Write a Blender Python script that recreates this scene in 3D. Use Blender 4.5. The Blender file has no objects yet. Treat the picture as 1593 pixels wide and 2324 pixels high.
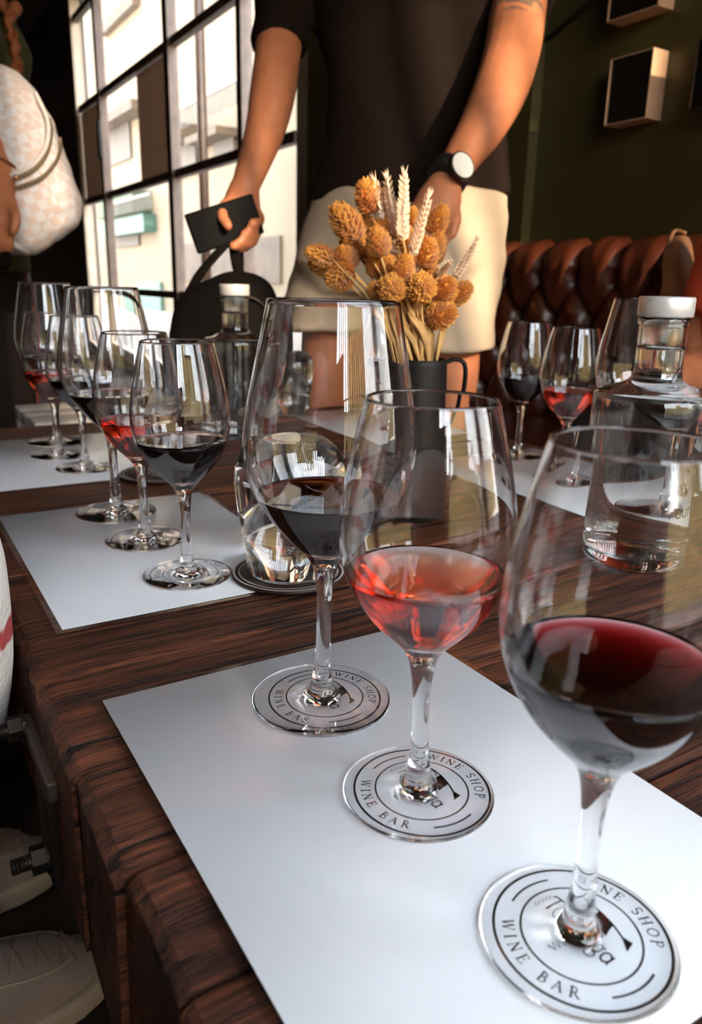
import bpy, bmesh, math, random
from mathutils import Vector, Matrix, noise
random.seed(7)
R = math.radians
# ------------------------------------------------------------------ camera
FPX, PITCH, ROLL = 1746.6, R(16.4735), R(1.3629)
IW, IH = 1593, 2324
TZ = 0.48                       # table top
CZ = TZ + 0.2307                # lens height
scene = bpy.context.scene
col = scene.collection
RIGHT = Vector((0.8508269, -0.52544609, 0)); FWD0 = Vector((0.52544609, 0.8508269, 0)); UPZ = Vector((0, 0, 1))
FWD = FWD0 * math.cos(PITCH) - UPZ * math.sin(PITCH)
UP0 = FWD0 * math.sin(PITCH) + UPZ * math.cos(PITCH)
CR = RIGHT * math.cos(ROLL) + UP0 * math.sin(ROLL)
CU = -RIGHT * math.sin(ROLL) + UP0 * math.cos(ROLL)
CAMLOC = Vector((0, 0, CZ))
cam = bpy.data.cameras.new('camera'); camo = bpy.data.objects.new('camera', cam); col.objects.link(camo)
m = Matrix.Identity(4)
for i in range(3):
    m[i][0] = CR[i]; m[i][1] = CU[i]; m[i][2] = -FWD[i]; m[i][3] = CAMLOC[i]
camo.matrix_world = m
cam.sensor_fit = 'VERTICAL'; cam.sensor_height = 36; cam.sensor_width = 36
cam.lens = FPX * 36 / IH; cam.clip_start = 0.01; cam.clip_end = 200
cam.dof.use_dof = True; cam.dof.focus_distance = 0.47; cam.dof.aperture_fstop = cam.lens / 2.4
scene.camera = camo
scene.view_settings.view_transform = 'Standard'; scene.view_settings.look = 'None'
scene.view_settings.gamma = 1; scene.view_settings.use_curve_mapping = False
scene.view_settings.exposure = 1.85
cy = scene.cycles
cy.max_bounces = 20; cy.transmission_bounces = 20; cy.glossy_bounces = 8; cy.diffuse_bounces = 5
cy.transparent_max_bounces = 24; cy.sample_clamp_indirect = 6; cy.blur_glossy = 0.02
# ------------------------------------------------------------------ world, sun, portals
w = bpy.data.worlds.new('world'); scene.world = w; w.use_nodes = True
nt = w.node_tree; bg = nt.nodes['Background']
tc = nt.nodes.new('ShaderNodeTexCoord'); sep = nt.nodes.new('ShaderNodeSeparateXYZ'); rmp = nt.nodes.new('ShaderNodeValToRGB')
nt.links.new(tc.outputs['Generated'], sep.inputs[0]); nt.links.new(sep.outputs['Z'], rmp.inputs[0]); nt.links.new(rmp.outputs[0], bg.inputs['Color'])
rmp.color_ramp.elements[0].position = 0.0; rmp.color_ramp.elements[0].color = (1.0, 0.94, 0.85, 1)
rmp.color_ramp.elements[1].position = 0.6; rmp.color_ramp.elements[1].color = (0.74, 0.86, 1.0, 1)
bg.inputs['Strength'].default_value = 6.0
sun = bpy.data.lights.new('sun', 'SUN'); suno = bpy.data.objects.new('sun', sun); col.objects.link(suno)
sun.energy = 2.8; sun.angle = R(1.6); sun.color = (1.0, 0.80, 0.58)
suno.rotation_euler = Vector((0.0, 0.92, -0.38)).to_track_quat('-Z', 'Y').to_euler()
def portal(name, loc, sx, sy, d):
    l = bpy.data.lights.new(name, 'AREA'); l.shape = 'RECTANGLE'; l.size = sx; l.size_y = sy; l.cycles.is_portal = True
    o = bpy.data.objects.new(name, l); col.objects.link(o); o.location = loc
    o.rotation_euler = Vector(d).to_track_quat('-Z', 'Z').to_euler()
portal('portal_end', (0.485, -1.60, 1.45), 2.42, 2.3, (0, 1, 0))
portal('portal_side', (1.78, -0.95, 1.45), 1.0, 2.3, (-1, 0, 0))
portal('portal_street', (1.80, 5.25, 1.6), 4.2, 2.4, (-1, 0, 0))

# ------------------------------------------------------------------ pixel helpers (photo 1593 x 2324)
def ray(px, py):
    return FWD + CR * ((px - IW / 2) / FPX) - CU * ((py - IH / 2) / FPX)
def PD(px, py, D): return CAMLOC + ray(px, py) * D          # at depth D
def PX(px, py, X): d = ray(px, py); return CAMLOC + d * (X / d.x)
def PZ(px, py, z=TZ): d = ray(px, py); return CAMLOC + d * ((z - CZ) / d.z)
# ------------------------------------------------------------------ materials
MATS = {}
def mat(name, c, rough=0.6, metal=0.0, bump=0.0, bscale=60, var=0.0, vscale=8, spec=0.5, coat=0.0, sheen=0.0, sss=0.0, stretch=None, var2=None, coatr=0.05, bdist=0.002):
    if name in MATS: return MATS[name]
    mt = bpy.data.materials.new(name); mt.use_nodes = True; n = mt.node_tree.nodes; L = mt.node_tree.links
    b = n['Principled BSDF']; b.inputs['Base Color'].default_value = (*c, 1); b.inputs['Roughness'].default_value = rough
    b.inputs['Metallic'].default_value = metal; b.inputs['Specular IOR Level'].default_value = spec
    b.inputs['Coat Weight'].default_value = coat; b.inputs['Coat Roughness'].default_value = coatr; b.inputs['Sheen Weight'].default_value = sheen
    if sss: b.inputs['Subsurface Weight'].default_value = sss; b.inputs['Subsurface Radius'].default_value = (0.012, 0.004, 0.002); b.inputs['Subsurface Scale'].default_value = 1.0
    t = n.new('ShaderNodeTexCoord'); mp = n.new('ShaderNodeMapping'); L.new(t.outputs['Object'], mp.inputs[0])
    if stretch: mp.inputs['Scale'].default_value = stretch
    if var:
        nz = n.new('ShaderNodeTexNoise'); nz.inputs['Scale'].default_value = vscale; nz.inputs['Detail'].default_value = 6; L.new(mp.outputs[0], nz.inputs['Vector'])
        rp = n.new('ShaderNodeValToRGB'); L.new(nz.outputs[0], rp.inputs[0])
        rp.color_ramp.elements[0].position = 0.3; rp.color_ramp.elements[1].position = 0.7
        lo = var2 or tuple(x * (1 - var) for x in c)
        rp.color_ramp.elements[0].color = (*lo, 1); rp.color_ramp.elements[1].color = (*[min(1, x * (1 + var * 0.6)) for x in c], 1)
        L.new(rp.outputs[0], b.inputs['Base Color'])
    if bump:
        nb = n.new('ShaderNodeTexNoise'); nb.inputs['Scale'].default_value = bscale; nb.inputs['Detail'].default_value = 5; L.new(mp.outputs[0], nb.inputs['Vector'])
        bp = n.new('ShaderNodeBump'); bp.inputs['Strength'].default_value = bump; bp.inputs['Distance'].default_value = bdist
        L.new(nb.outputs[0], bp.inputs['Height']); L.new(bp.outputs[0], b.inputs['Normal'])
    MATS[name] = mt; return mt
def glassmat(name, ior=1.5, c=(1, 1, 1), rough=0.0, vol=None):
    if name in MATS: return MATS[name]
    mt = bpy.data.materials.new(name); mt.use_nodes = True; n = mt.node_tree.nodes; L = mt.node_tree.links
    n.remove(n['Principled BSDF']); g = n.new('ShaderNodeBsdfGlass'); g.inputs['IOR'].default_value = ior
    g.inputs['Color'].default_value = (*c, 1); g.inputs['Roughness'].default_value = rough
    L.new(g.outputs[0], n['Material Output'].inputs['Surface'])
    if vol:
        v = n.new('ShaderNodeVolumeAbsorption'); v.inputs['Color'].default_value = (*vol[0], 1); v.inputs['Density'].default_value = vol[1]
        L.new(v.outputs[0], n['Material Output'].inputs['Volume'])
    MATS[name] = mt; return mt
def sheetglass(name, tint=(1, 1, 1), rough=0.02, ior=1.5):
    mt = bpy.data.materials.new(name); mt.use_nodes = True; n = mt.node_tree.nodes; L = mt.node_tree.links
    n.remove(n['Principled BSDF']); t = n.new('ShaderNodeBsdfTransparent'); t.inputs[0].default_value = (*tint, 1)
    g = n.new('ShaderNodeBsdfGlossy'); g.inputs['Roughness'].default_value = rough
    lw = n.new('ShaderNodeLayerWeight'); pw = n.new('ShaderNodeMath'); pw.operation = 'POWER'; pw.inputs[1].default_value = 5; L.new(lw.outputs['Facing'], pw.inputs[0])
    f = n.new('ShaderNodeMapRange'); L.new(pw.outputs[0], f.inputs[0]); f.inputs[3].default_value = .04; f.inputs[4].default_value = .9; mx = n.new('ShaderNodeMixShader')
    L.new(f.outputs[0], mx.inputs[0]); L.new(t.outputs[0], mx.inputs[1]); L.new(g.outputs[0], mx.inputs[2]); L.new(mx.outputs[0], n['Material Output'].inputs['Surface'])
    return mt
def wood_mat():
    mt = bpy.data.materials.new('old_sleeper_wood'); mt.use_nodes = True; n = mt.node_tree.nodes; L = mt.node_tree.links; b = n['Principled BSDF']
    t = n.new('ShaderNodeTexCoord'); mp = n.new('ShaderNodeMapping'); mp.inputs['Scale'].default_value = (0.045, 1, 1); L.new(t.outputs['Object'], mp.inputs[0])
    oi = n.new('ShaderNodeObjectInfo'); ad = n.new('ShaderNodeVectorMath'); ad.operation = 'ADD'; sc = n.new('ShaderNodeVectorMath'); sc.operation = 'SCALE'
    L.new(oi.outputs['Random'], sc.inputs[0]); sc.inputs['Scale'].default_value = 9; L.new(mp.outputs[0], ad.inputs[0]); L.new(sc.outputs[0], ad.inputs[1])
    def nz(s, d, rg=0.6):
        q = n.new('ShaderNodeTexNoise'); q.inputs['Scale'].default_value = s; q.inputs['Detail'].default_value = d; q.inputs['Roughness'].default_value = rg; L.new(ad.outputs[0], q.inputs['Vector']); return q
    a, c, e, g = nz(300, 9, .72), nz(30, 6), nz(1100, 3), nz(95, 4, .5)
    def ramp(src, p0, c0, p1, c1):
        r_ = n.new('ShaderNodeValToRGB'); L.new(src.outputs[0], r_.inputs[0]); k = r_.color_ramp.elements; k[0].position = p0; k[0].color = (*c0, 1); k[1].position = p1; k[1].color = (*c1, 1); return r_
    def mul(x, y):
        m_ = n.new('ShaderNodeMixRGB'); m_.blend_type = 'MULTIPLY'; m_.inputs[0].default_value = 1; L.new(x.outputs[0], m_.inputs[1]); L.new(y.outputs[0], m_.inputs[2]); return m_
    r1 = ramp(a, .40, (.026, .0085, .0045), .62, (.26, .082, .036)); r2 = ramp(c, .32, (.34, .32, .33), .70, (1.15, 1.05, .95)); r3 = ramp(g, .34, (.12, .12, .12), .43, (1, 1, 1))
    L.new(mul(mul(r1, r2), r3).outputs[0], b.inputs['Base Color'])
    am = n.new('ShaderNodeMath'); am.operation = 'ADD'; L.new(a.outputs[0], am.inputs[0]); L.new(r3.outputs[0], am.inputs[1])
    am2 = n.new('ShaderNodeMath'); am2.operation = 'MULTIPLY_ADD'; L.new(e.outputs[0], am2.inputs[0]); am2.inputs[1].default_value = .5; L.new(am.outputs[0], am2.inputs[2])
    bp = n.new('ShaderNodeBump'); bp.inputs['Strength'].default_value = 1.0; bp.inputs['Distance'].default_value = 0.0014; L.new(am2.outputs[0], bp.inputs['Height']); L.new(bp.outputs[0], b.inputs['Normal'])
    b.inputs['Roughness'].default_value = .5; b.inputs['Specular IOR Level'].default_value = .3
    return mt
WOOD = wood_mat()
GLASS = glassmat('crystal_glass', 1.5)
BOTTLE = glassmat('bottle_glass', 1.5, (0.985, 0.99, 0.985))
WATER = glassmat('water', 1.33)
RED = glassmat('red_wine', 1.34, vol=((0.68, 0.01, 0.03), 380))
ROSE = glassmat('rose_wine', 1.34, vol=((0.915, 0.30, 0.03), 74))
PANE = sheetglass('window_pane')
FILM = sheetglass('laminate_film', (0.93, 0.92, 0.91), 0.12)
BLACK = mat('black_cloth', (0.0045, 0.003, 0.0022), .85, bump=.3, bscale=300, spec=.1)
STEEL = mat('dark_steel', (0.035, 0.026, 0.02), .5, .8, bump=.3, bscale=90)
SILVER = mat('brushed_silver', (0.86, 0.82, 0.76), .34, .45)
WINWOOD = mat('brown_window_wood', (0.10, 0.058, 0.038), .5, var=.35, vscale=12)
DARKWOOD = mat('dark_window_wood', (0.045, 0.024, 0.015), .5, var=.4, vscale=12)
SKIN = mat('skin', (0.50, 0.178, 0.082), .5, var=.14, vscale=30, bump=.08, bscale=200, sss=.08)
PRINT = mat('black_print', (0.012, 0.009, 0.009), .45)
# ------------------------------------------------------------------ mesh helpers
def mesh(name, V, F, smooth=True):
    me = bpy.data.meshes.new(name); me.from_pydata([tuple(v) for v in V], [], F); me.update()
    if smooth: me.polygons.foreach_set('use_smooth', [True] * len(me.polygons))
    return me
def obj(name, me, mt=None, parent=None, loc=None):
    o = bpy.data.objects.new(name, me); col.objects.link(o)
    if mt and me is not None and not me.materials: me.materials.append(mt)
    if parent: o.parent = parent
    if loc is not None: o.location = loc
    return o
def tag(o, label, cat, group=None):
    o['label'] = label; o['category'] = cat
    if group: o['group'] = group
    return o
def thing(name, label, cat, loc=(0, 0, 0), rz=0, group=None):
    o = obj(name, None, loc=loc); o.rotation_euler = (0, 0, rz); o.empty_display_size = .02
    return tag(o, label, cat, group)
def part(t, name, me, mt=None):
    """me in world coordinates; t an unrotated Empty at t.location (top level) or a part of one"""
    root = t
    while root.parent: root = root.parent
    me.transform(Matrix.Translation(-Vector(root.location)))
    return obj(name, me, mt, t)
def struct(name, me, mt, parent=None):
    o = obj(name, me, mt, parent)
    if parent is None: o['kind'] = 'structure'
    return o
def boxes(name, L):
    V, F = [], []
    for (x0, x1, y0, y1, z0, z1) in L:
        k = len(V); V += [(x, y, z) for z in (z0, z1) for y in (y0, y1) for x in (x0, x1)]
        F += [tuple(k + i for i in q) for q in ((0, 2, 3, 1), (4, 5, 7, 6), (0, 1, 5, 4), (2, 6, 7, 3), (0, 4, 6, 2), (1, 3, 7, 5))]
    return mesh(name, V, F, False)
def rbox(name, x0, x1, y0, y1, z0, z1, bev=0.004, seg=2):
    bm = bmesh.new(); bmesh.ops.create_cube(bm, size=1)
    for v in bm.verts: v.co = ((x0 + x1) / 2 + v.co.x * (x1 - x0), (y0 + y1) / 2 + v.co.y * (y1 - y0), (z0 + z1) / 2 + v.co.z * (z1 - z0))
    bmesh.ops.bevel(bm, geom=bm.edges[:], offset=bev, segments=seg, affect='EDGES', profile=.6)
    me = bpy.data.meshes.new(name); bm.to_mesh(me); bm.free(); me.polygons.foreach_set('use_smooth', [True] * len(me.polygons)); return me
def catmull(P, n=4):
    out = []
    for i in range(len(P) - 1):
        p0 = P[max(i - 1, 0)]; p1 = P[i]; p2 = P[i + 1]; p3 = P[min(i + 2, len(P) - 1)]
        for k in range(n):
            t = k / n
            out.append(tuple(0.5 * (2 * b + (c - a) * t + (2 * a - 5 * b + 4 * c - d) * t * t + (3 * b - a - 3 * c + d) * t ** 3) for a, b, c, d in zip(p0, p1, p2, p3)))
    out.append(tuple(P[-1])); return out
def lathe(name, prof, seg=64, lean=(0, 0)):
    """prof: (r,z) from bottom axis up the outside; r==0 ends close"""
    V, F, rows = [], [], []
    for (r, z) in prof:
        dx, dy = lean[0] * z, lean[1] * z
        if r < 1e-7: rows.append([len(V)]); V.append((dx, dy, z))
        else:
            rows.append(list(range(len(V), len(V) + seg)))
            V += [(r * math.cos(2 * math.pi * i / seg) + dx, r * math.sin(2 * math.pi * i / seg) + dy, z) for i in range(seg)]
    for a, b in zip(rows, rows[1:]):
        for i in range(seg):
            j = (i + 1) % seg
            if len(a) == 1 and len(b) == 1: continue
            if len(a) == 1: F.append((a[0], b[j], b[i]))
            elif len(b) == 1: F.append((a[i], a[j], b[0]))
            else: F.append((a[i], a[j], b[j], b[i]))
    return mesh(name, V, F)
def tube(P, rad, seg=12, cap=True, up=None):
    """returns V,F; rad scalars or (a,b) with a along 'side'"""
    P = [Vector(p) for p in P]; n = len(P)
    if not hasattr(rad, '__len__'): rad = [rad] * n
    V, F = [], []; ref = Vector(up) if up else None; prev = None
    for i, p in enumerate(P):
        t = (P[min(i + 1, n - 1)] - P[max(i - 1, 0)]).normalized()
        if ref is not None: s = ref - t * ref.dot(t); s.normalize()
        elif prev is None:
            s = t.orthogonal().normalized()
        else: s = (prev - t * prev.dot(t)).normalized()
        prev = s; u2 = t.cross(s)
        a, b = rad[i] if hasattr(rad[i], '__len__') else (rad[i], rad[i])
        V += [p + s * (a * math.cos(2 * math.pi * k / seg)) + u2 * (b * math.sin(2 * math.pi * k / seg)) for k in range(seg)]
    for i in range(n - 1):
        for k in range(seg):
            j = (k + 1) % seg; F.append((i * seg + k, i * seg + j, (i + 1) * seg + j, (i + 1) * seg + k))
    if cap:
        for base, c, sgn in ((0, P[0], 1), ((n - 1) * seg, P[-1], 0)):
            V.append(c); q = len(V) - 1
            for k in range(seg):
                j = (k + 1) % seg
                F.append((q, base + j, base + k) if sgn else (q, base + k, base + j))
    return V, F
def smoothpath(P, rad, n=4):
    Q = [tuple(p) + (tuple(r) if hasattr(r, '__len__') else (r, r)) for p, r in zip(P, rad)]
    Q = catmull(Q, n); return [Vector(q[:3]) for q in Q], [(q[3], q[4]) for q in Q]
def ball(c, rx, ry=None, rz=None, seg=14, rings=9):
    ry = ry or rx; rz = rz or rx; V, F = [], []; c = Vector(c)
    for i in range(1, rings):
        a = math.pi * i / rings
        V += [c + Vector((rx * math.sin(a) * math.cos(2 * math.pi * k / seg), ry * math.sin(a) * math.sin(2 * math.pi * k / seg), -rz * math.cos(a))) for k in range(seg)]
    V += [c + Vector((0, 0, -rz)), c + Vector((0, 0, rz))]; b, t = len(V) - 2, len(V) - 1
    for i in range(rings - 2):
        for k in range(seg): j = (k + 1) % seg; F.append((i * seg + k, i * seg + j, (i + 1) * seg + j, (i + 1) * seg + k))
    for k in range(seg): j = (k + 1) % seg; F.append((b, j, k)); F.append((t, (rings - 2) * seg + k, (rings - 2) * seg + j))
    return V, F
def cat(*vf):
    V, F = [], []
    for v, f in vf:
        k = len(V); V += list(v); F += [tuple(k + i for i in q) for q in f]
    return V, F
def remesh(name, vfs, voxel, it=4, fac=0.5):
    V, F = cat(*vfs); me = mesh(name + '_raw', V, F); o = bpy.data.objects.new('tmp', me); sc2 = bpy.data.scenes.new('tmp'); sc2.collection.objects.link(o)
    md = o.modifiers.new('r', 'REMESH'); md.mode = 'VOXEL'; md.voxel_size = voxel; md.use_smooth_shade = True
    if it: s = o.modifiers.new('s', 'SMOOTH'); s.factor = fac; s.iterations = it
    vl = sc2.view_layers[0]; vl.update(); dg = vl.depsgraph; out = bpy.data.meshes.new_from_object(o.evaluated_get(dg)); out.name = name
    bpy.data.objects.remove(o); bpy.data.meshes.remove(me); bpy.data.scenes.remove(sc2)
    out.polygons.foreach_set('use_smooth', [True] * len(out.polygons)); return out
def displace(me, fn):
    N = [v.normal.copy() for v in me.vertices]; co = [v.co.copy() for v in me.vertices]
    out = []
    for c_, n_ in zip(co, N): out += list(c_ + n_ * fn(c_))
    me.vertices.foreach_set('co', out); me.update()
def pillow(outline, nrm, th, rings=9, ex=2.6):
    """closed body from a 3-D outline, inflated +-th along nrm"""
    nrm = Vector(nrm).normalized(); c = sum(outline, Vector()) / len(outline); n = len(outline); V, F = [], []
    for i in range(rings):
        t = -1 + 2 * i / (rings - 1); t = max(-0.985, min(.985, math.sin(t * math.pi / 2)))
        s = (1 - abs(t) ** ex) ** (1 / ex)
        V += [c + (p - c) * s + nrm * (th * t) for p in outline]
    for i in range(rings - 1):
        for k in range(n): j = (k + 1) % n; F.append((i * n + k, i * n + j, (i + 1) * n + j, (i + 1) * n + k))
    for b, t, fl in ((0, -1, 1), ((rings - 1) * n, 1, 0)):
        V.append(c + nrm * th * t); q = len(V) - 1
        for k in range(n): j = (k + 1) % n; F.append((q, b + j, b + k) if fl else (q, b + k, b + j))
    return V, F
def copy_tree(o, parent=None):
    c = o.copy(); col.objects.link(c); c.parent = parent
    for ch in o.children: copy_tree(ch, c)
    return c

# ================================================================== ROOM
WX = 1.70
GREEN = mat('green_wall_paint', (0.075, 0.060, 0.018), .42, var=.25, vscale=3, bump=.15, bscale=120)
CEIL = mat('ceiling_dark', (0.10, 0.075, 0.055), .8, var=.2)
FLOOR = mat('dark_floor', (0.022, 0.013, 0.009), .45, var=.4, vscale=6, bump=.2, bscale=40)
BROWNW = mat('brown_wall', (0.05, 0.026, 0.016), .7, var=.3, vscale=4)
struct('floor', boxes('floor', [(-2.6, WX + .25, -1.75, 14, -.1, 0)]), FLOOR)
struct('ceiling', boxes('ceiling', [(-2.6, WX + .25, -1.75, 14, 3.0, 3.1)]), CEIL)
YJ = PX(1240, 80, WX).y      # pilaster edge on the green wall
Y0, Y1 = 3.18, 7.30
struct('wall_right', boxes('wall_right', [
    (WX, WX + .2, -.45, Y0, 0, 3), (WX, WX + .2, -1.75, -.45, 0, .3), (WX, WX + .2, -1.75, -.45, 2.6, 3), (WX, WX + .2, -1.75, -1.45, .3, 2.6),
    (WX, WX + .2, Y0, Y1, 2.85, 3), (WX, WX + .2, Y0, Y1, 0, .10), (WX - .035, WX, YJ, 2.9, 0, 3)]), GREEN)
struct('sky_block_storeys', boxes('sky_block_storeys', [(-2.6, WX + .25, -1.75, 14.1, 3.1, 11)]), mat('upper_render', (.5, .42, .34), .9))  # unseen storeys, added to hide part of the sky from the facade
struct('wall_left', boxes('wall_left', [(-2.6, -2.5, -1.75, 14, 0, 3)]), BROWNW)
struct('wall_front', boxes('wall_front', [(-2.6, -.72, -1.75, -1.6, 0, 3), (1.69, WX + .2, -1.75, -1.6, 0, 3), (-.72, 1.69, -1.75, -1.6, 2.6, 3), (-.72, 1.69, -1.75, -1.6, 0, .3)]), BROWNW)
struct('wall_light_block', boxes('wall_light_block', [(-2.5, -.03, -.62, -.56, 0, .95)]), BROWNW)  # added unseen panel, keeps window light off the floor beside the table
struct('wall_back', boxes('wall_back', [(-2.6, WX + .25, 14, 14.1, 0, 3)]), BROWNW)
# slim batten running up the green wall
a, b = PX(1242, 88, WX - .006), PX(1352, -4, WX - .006)
c = PX(1470, -110, WX - .006)
V, F = tube([a, b, c], .006, 8); struct('trim_1', mesh('trim_1', V, F), mat('trim_dark', (.02, .018, .01), .5))
# --- street window (right wall, far part)
fr = struct('window_1', boxes('window_frame', [(WX, WX + .08, Y0, Y0 + .10, .1, 2.85), (WX, WX + .08, Y1 - .07, Y1, .1, 2.85), (WX, WX + .08, Y0, Y1, .10, .19)]), mat('beige_frame', (.42, .32, .23), .5, var=.2))
POSTS = [(3.87, .06), (4.93, .085), (6.50, .075)]
RAILZ = [.62, 1.33, 2.04, 2.70]
for y, wd in POSTS: obj('post', boxes('post', [(WX - .01, WX + .05, y - wd / 2, y + wd / 2, .19, 2.85)]), WINWOOD, fr)
ys = [Y0 + .1] + [y for y, _ in POSTS] + [Y1 - .07]
for i in range(4):
    for z in RAILZ: obj('rail', boxes('rail', [(WX + .005, WX + .05, ys[i] + .03, ys[i + 1] - .03, z - .024, z + .024)]), WINWOOD, fr)
zz = [.19] + RAILZ
for i in range(4):
    for k in range(4): obj('pane', boxes('pane', [(WX + .036, WX + .0362, ys[i] + .05, ys[i + 1] - .05, zz[k] + .03, zz[k + 1] - .03)]), PANE, fr)
BOARD = mat('brown_board', (.16, .095, .06), .6, var=.25, vscale=5, stretch=(1, 1, .2))
_n = BOARD.node_tree.nodes; _b = _n['Principled BSDF']; _tr = _n.new('ShaderNodeBsdfTranslucent'); _tr.inputs[0].default_value = (.34, .25, .19, 1); _mx = _n.new('ShaderNodeMixShader'); _mx.inputs[0].default_value = .45
BOARD.node_tree.links.new(_b.outputs[0], _mx.inputs[1]); BOARD.node_tree.links.new(_tr.outputs[0], _mx.inputs[2]); BOARD.node_tree.links.new(_mx.outputs[0], _n['Material Output'].inputs['Surface'])
for (ya, yb) in ((4.985, PX(303, 250, WX).y), (6.56, 7.22)):
    obj('board', boxes('board', [(WX + .03, WX + .0345, ya, yb, 1.36, 2.01)]), BOARD, fr)
obj('hinge', rbox('hinge', WX - .03, WX, 6.47, 6.53, 1.60, 1.86, .006), mat('hinge_black', (.01, .01, .01), .4, .5), fr)
ysl = PX(62, 610, WX).y
dp = struct('wall_street', boxes('wall_street', [(WX, WX + .12, Y1, ysl - .14, 0, 3), (WX, WX + .12, ysl + .10, 12.2, 0, 3), (WX, WX + .12, ysl - .14, ysl + .1, .66 + .2, 3), (WX, WX + .12, ysl - .14, ysl + .1, 0, .1)]), mat('dark_panel', (.028, .016, .011), .45, var=.3, vscale=3))
for z in (1.33, 2.04): obj('rail', boxes('rail', [(WX - .015, WX, Y1, Y1 + 1.6, z - .03, z + .03)]), BOARD, dp)
# --- slatted windows behind the table (seen as reflections in the glasses)
SLAT = mat('slat_white', (.35, .30, .26), .5)
w2 = struct('window_2', boxes('window_2', [(-.72, 1.69, -1.68, -1.62, .3, .36), (-.72, 1.69, -1.68, -1.62, 2.56, 2.6), (-.72, -.66, -1.68, -1.62, .3, 2.6), (1.675, 1.69, -1.68, -1.62, .3, 2.6)]), DARKWOOD)
x = -.52
while x < 1.62:
    obj('slat', boxes('slat', [(x, x + .042, -1.67, -1.63, .36, 2.54)]), DARKWOOD, w2); x += .115
w3 = struct('window_3', boxes('window_3', [(WX + .06, WX + .12, -1.45, -.45, .3, .36), (WX + .06, WX + .12, -1.45, -.45, 2.54, 2.6), (WX + .06, WX + .12, -1.45, -1.38, .3, 2.6), (WX + .06, WX + .12, -.52, -.45, .3, 2.6)]), DARKWOOD)
y = -1.30
while y < -.55:
    obj('slat', boxes('slat', [(WX + .07, WX + .11, y, y + .03, .36, 2.54)]), DARKWOOD, w3); y += .085

# ================================================================== STREET
PAVE = mat('street_paving', (.16, .14, .12), .8, var=.2, vscale=2)
struct('street_ground', boxes('street_ground', [(WX + .25, 9, -20, 70, -.14, -.06), (-9, WX + .25, -14, -1.76, -.14, -.06)]), PAVE)
CREAM = mat('cream_stucco', (.150, .112, .070), .85, var=.15, vscale=1.2)
CREAM2 = mat('tan_stone', (.070, .048, .032), .85, var=.3, vscale=2.5)
SHADE = mat('shutter_dark', (.045, .033, .024), .7)
GREENSH = mat('green_shutter', (.045, .105, .080), .6)
IRON = mat('balcony_iron', (.06, .05, .042), .5)
FX = 6.6
fac = thing('street_building', 'pale stucco building with iron balconies across the street', 'building', (FX, 20, -.06))
part(fac, 'wall', boxes('fac', [(FX, FX + .4, 2, 60, -.06, 12)]), CREAM)
def fpx(name, x0, y0, x1, y1, d, mt, par=fac):
    a = PX(x0, (y0 + y1) / 2, FX); b = PX(x1, (y0 + y1) / 2, FX); t = PX((x0 + x1) / 2, y0, FX).z; bo = PX((x0 + x1) / 2, y1, FX).z
    return part(par, name, boxes(name, [(FX - d, FX - .0, min(a.y, b.y), max(a.y, b.y), bo, t)]), mt)
fpx('stone_band', 232, 262, 345, 282, .5, CREAM2)
fpx('window', 238, 290, 300, 372, .06, SHADE)
fpx('window', 262, 478, 318, 560, .06, SHADE)
fpx('shutter', 262, 495, 356, 533, .35, GREENSH)
fpx('shutter', 320, 640, 372, 720, .1, GREENSH)
fpx('cornice', 398, 300, 470, 325, .6, CREAM2)
fpx('window', 404, 330, 452, 400, .08, SHADE)
fpx('window', 492, 300, 538, 350, .08, SHADE)
fpx('cornice', 470, 305, 545, 322, .5, CREAM2)
fpx('window', 240, 20, 320, 50, .2, CREAM2)
fpx('planter', 258, 445, 345, 492, .5, mat('planter_green', (.07, .095, .05), .9, var=.4, vscale=9))
fpx('shop_front', 410, 545, 640, 640, .05, CREAM2)
for (xa, xb, ya, yb) in ((398, 545, 215, 300), (258, 345, 450, 492)):
    A = PX(xa, yb, FX - .6); B = PX(xb, yb, FX - .6); zt = PX((xa + xb) / 2, ya, FX - .6).z
    L = []; n = 26
    for i in range(n + 1):
        yy = A.y + (B.y - A.y) * i / n; L.append((FX - .62, FX - .60, yy - .012, yy + .012, A.z, zt))
    L.append((FX - .63, FX - .59, min(A.y, B.y), max(A.y, B.y), zt - .03, zt + .03)); part(fac, 'balcony_railing', boxes('balcony_railing', L), IRON)
pole = thing('street_pole', 'dark street pole standing outside the street window', 'pole', (3.4, PX(462, 400, 3.4).y, -.06))
pb = pole.location; part(pole, 'shaft', mesh('shaft', *tube([pb, pb + Vector((0, 0, 4.5))], .055, 12)), DARKWOOD); part(pole, 'base', mesh('base', *tube([pb, pb + Vector((0, 0, .4)), pb + Vector((0, 0, .45))], [.11, .10, .055], 12)), DARKWOOD)
OCHRE = mat('ochre_wall', (.50, .36, .14), .9, var=.5, vscale=3)
far = thing('ochre_building', 'low ochre building with added sun-blocking stacks outside the slatted windows', 'building', (0, -8, -.06))
part(far, 'wall', boxes('wall', [(-12, .40, -8.6, -8, -.06, 2.1), (.40, 3.2, -8.6, -8, -.06, 4.2), (3.2, 14, -8.6, -8, -.06, 2.1)]), OCHRE)  # middle stretch raised to hold low sun off the table
part(far, 'coping', boxes('coping', [(.40, 3.3, -8.7, -7.9, 4.2, 4.30)]), CREAM2); part(far, 'coping', boxes('coping', [(-12, .40, -8.7, -7.9, 2.1, 2.2)]), CREAM2)
part(far, 'sun_block_stack', boxes('sun_block_stack', [(-.65, .385, -8.6, -8, 2.1, 5.9)]), OCHRE); part(far, 'sun_block_stack', boxes('sun_block_stack', [(.66, .98, -8.6, -8, 4.2, 5.9)]), OCHRE)  # invented stacks, placed so sun reaches only some of the room

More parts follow.
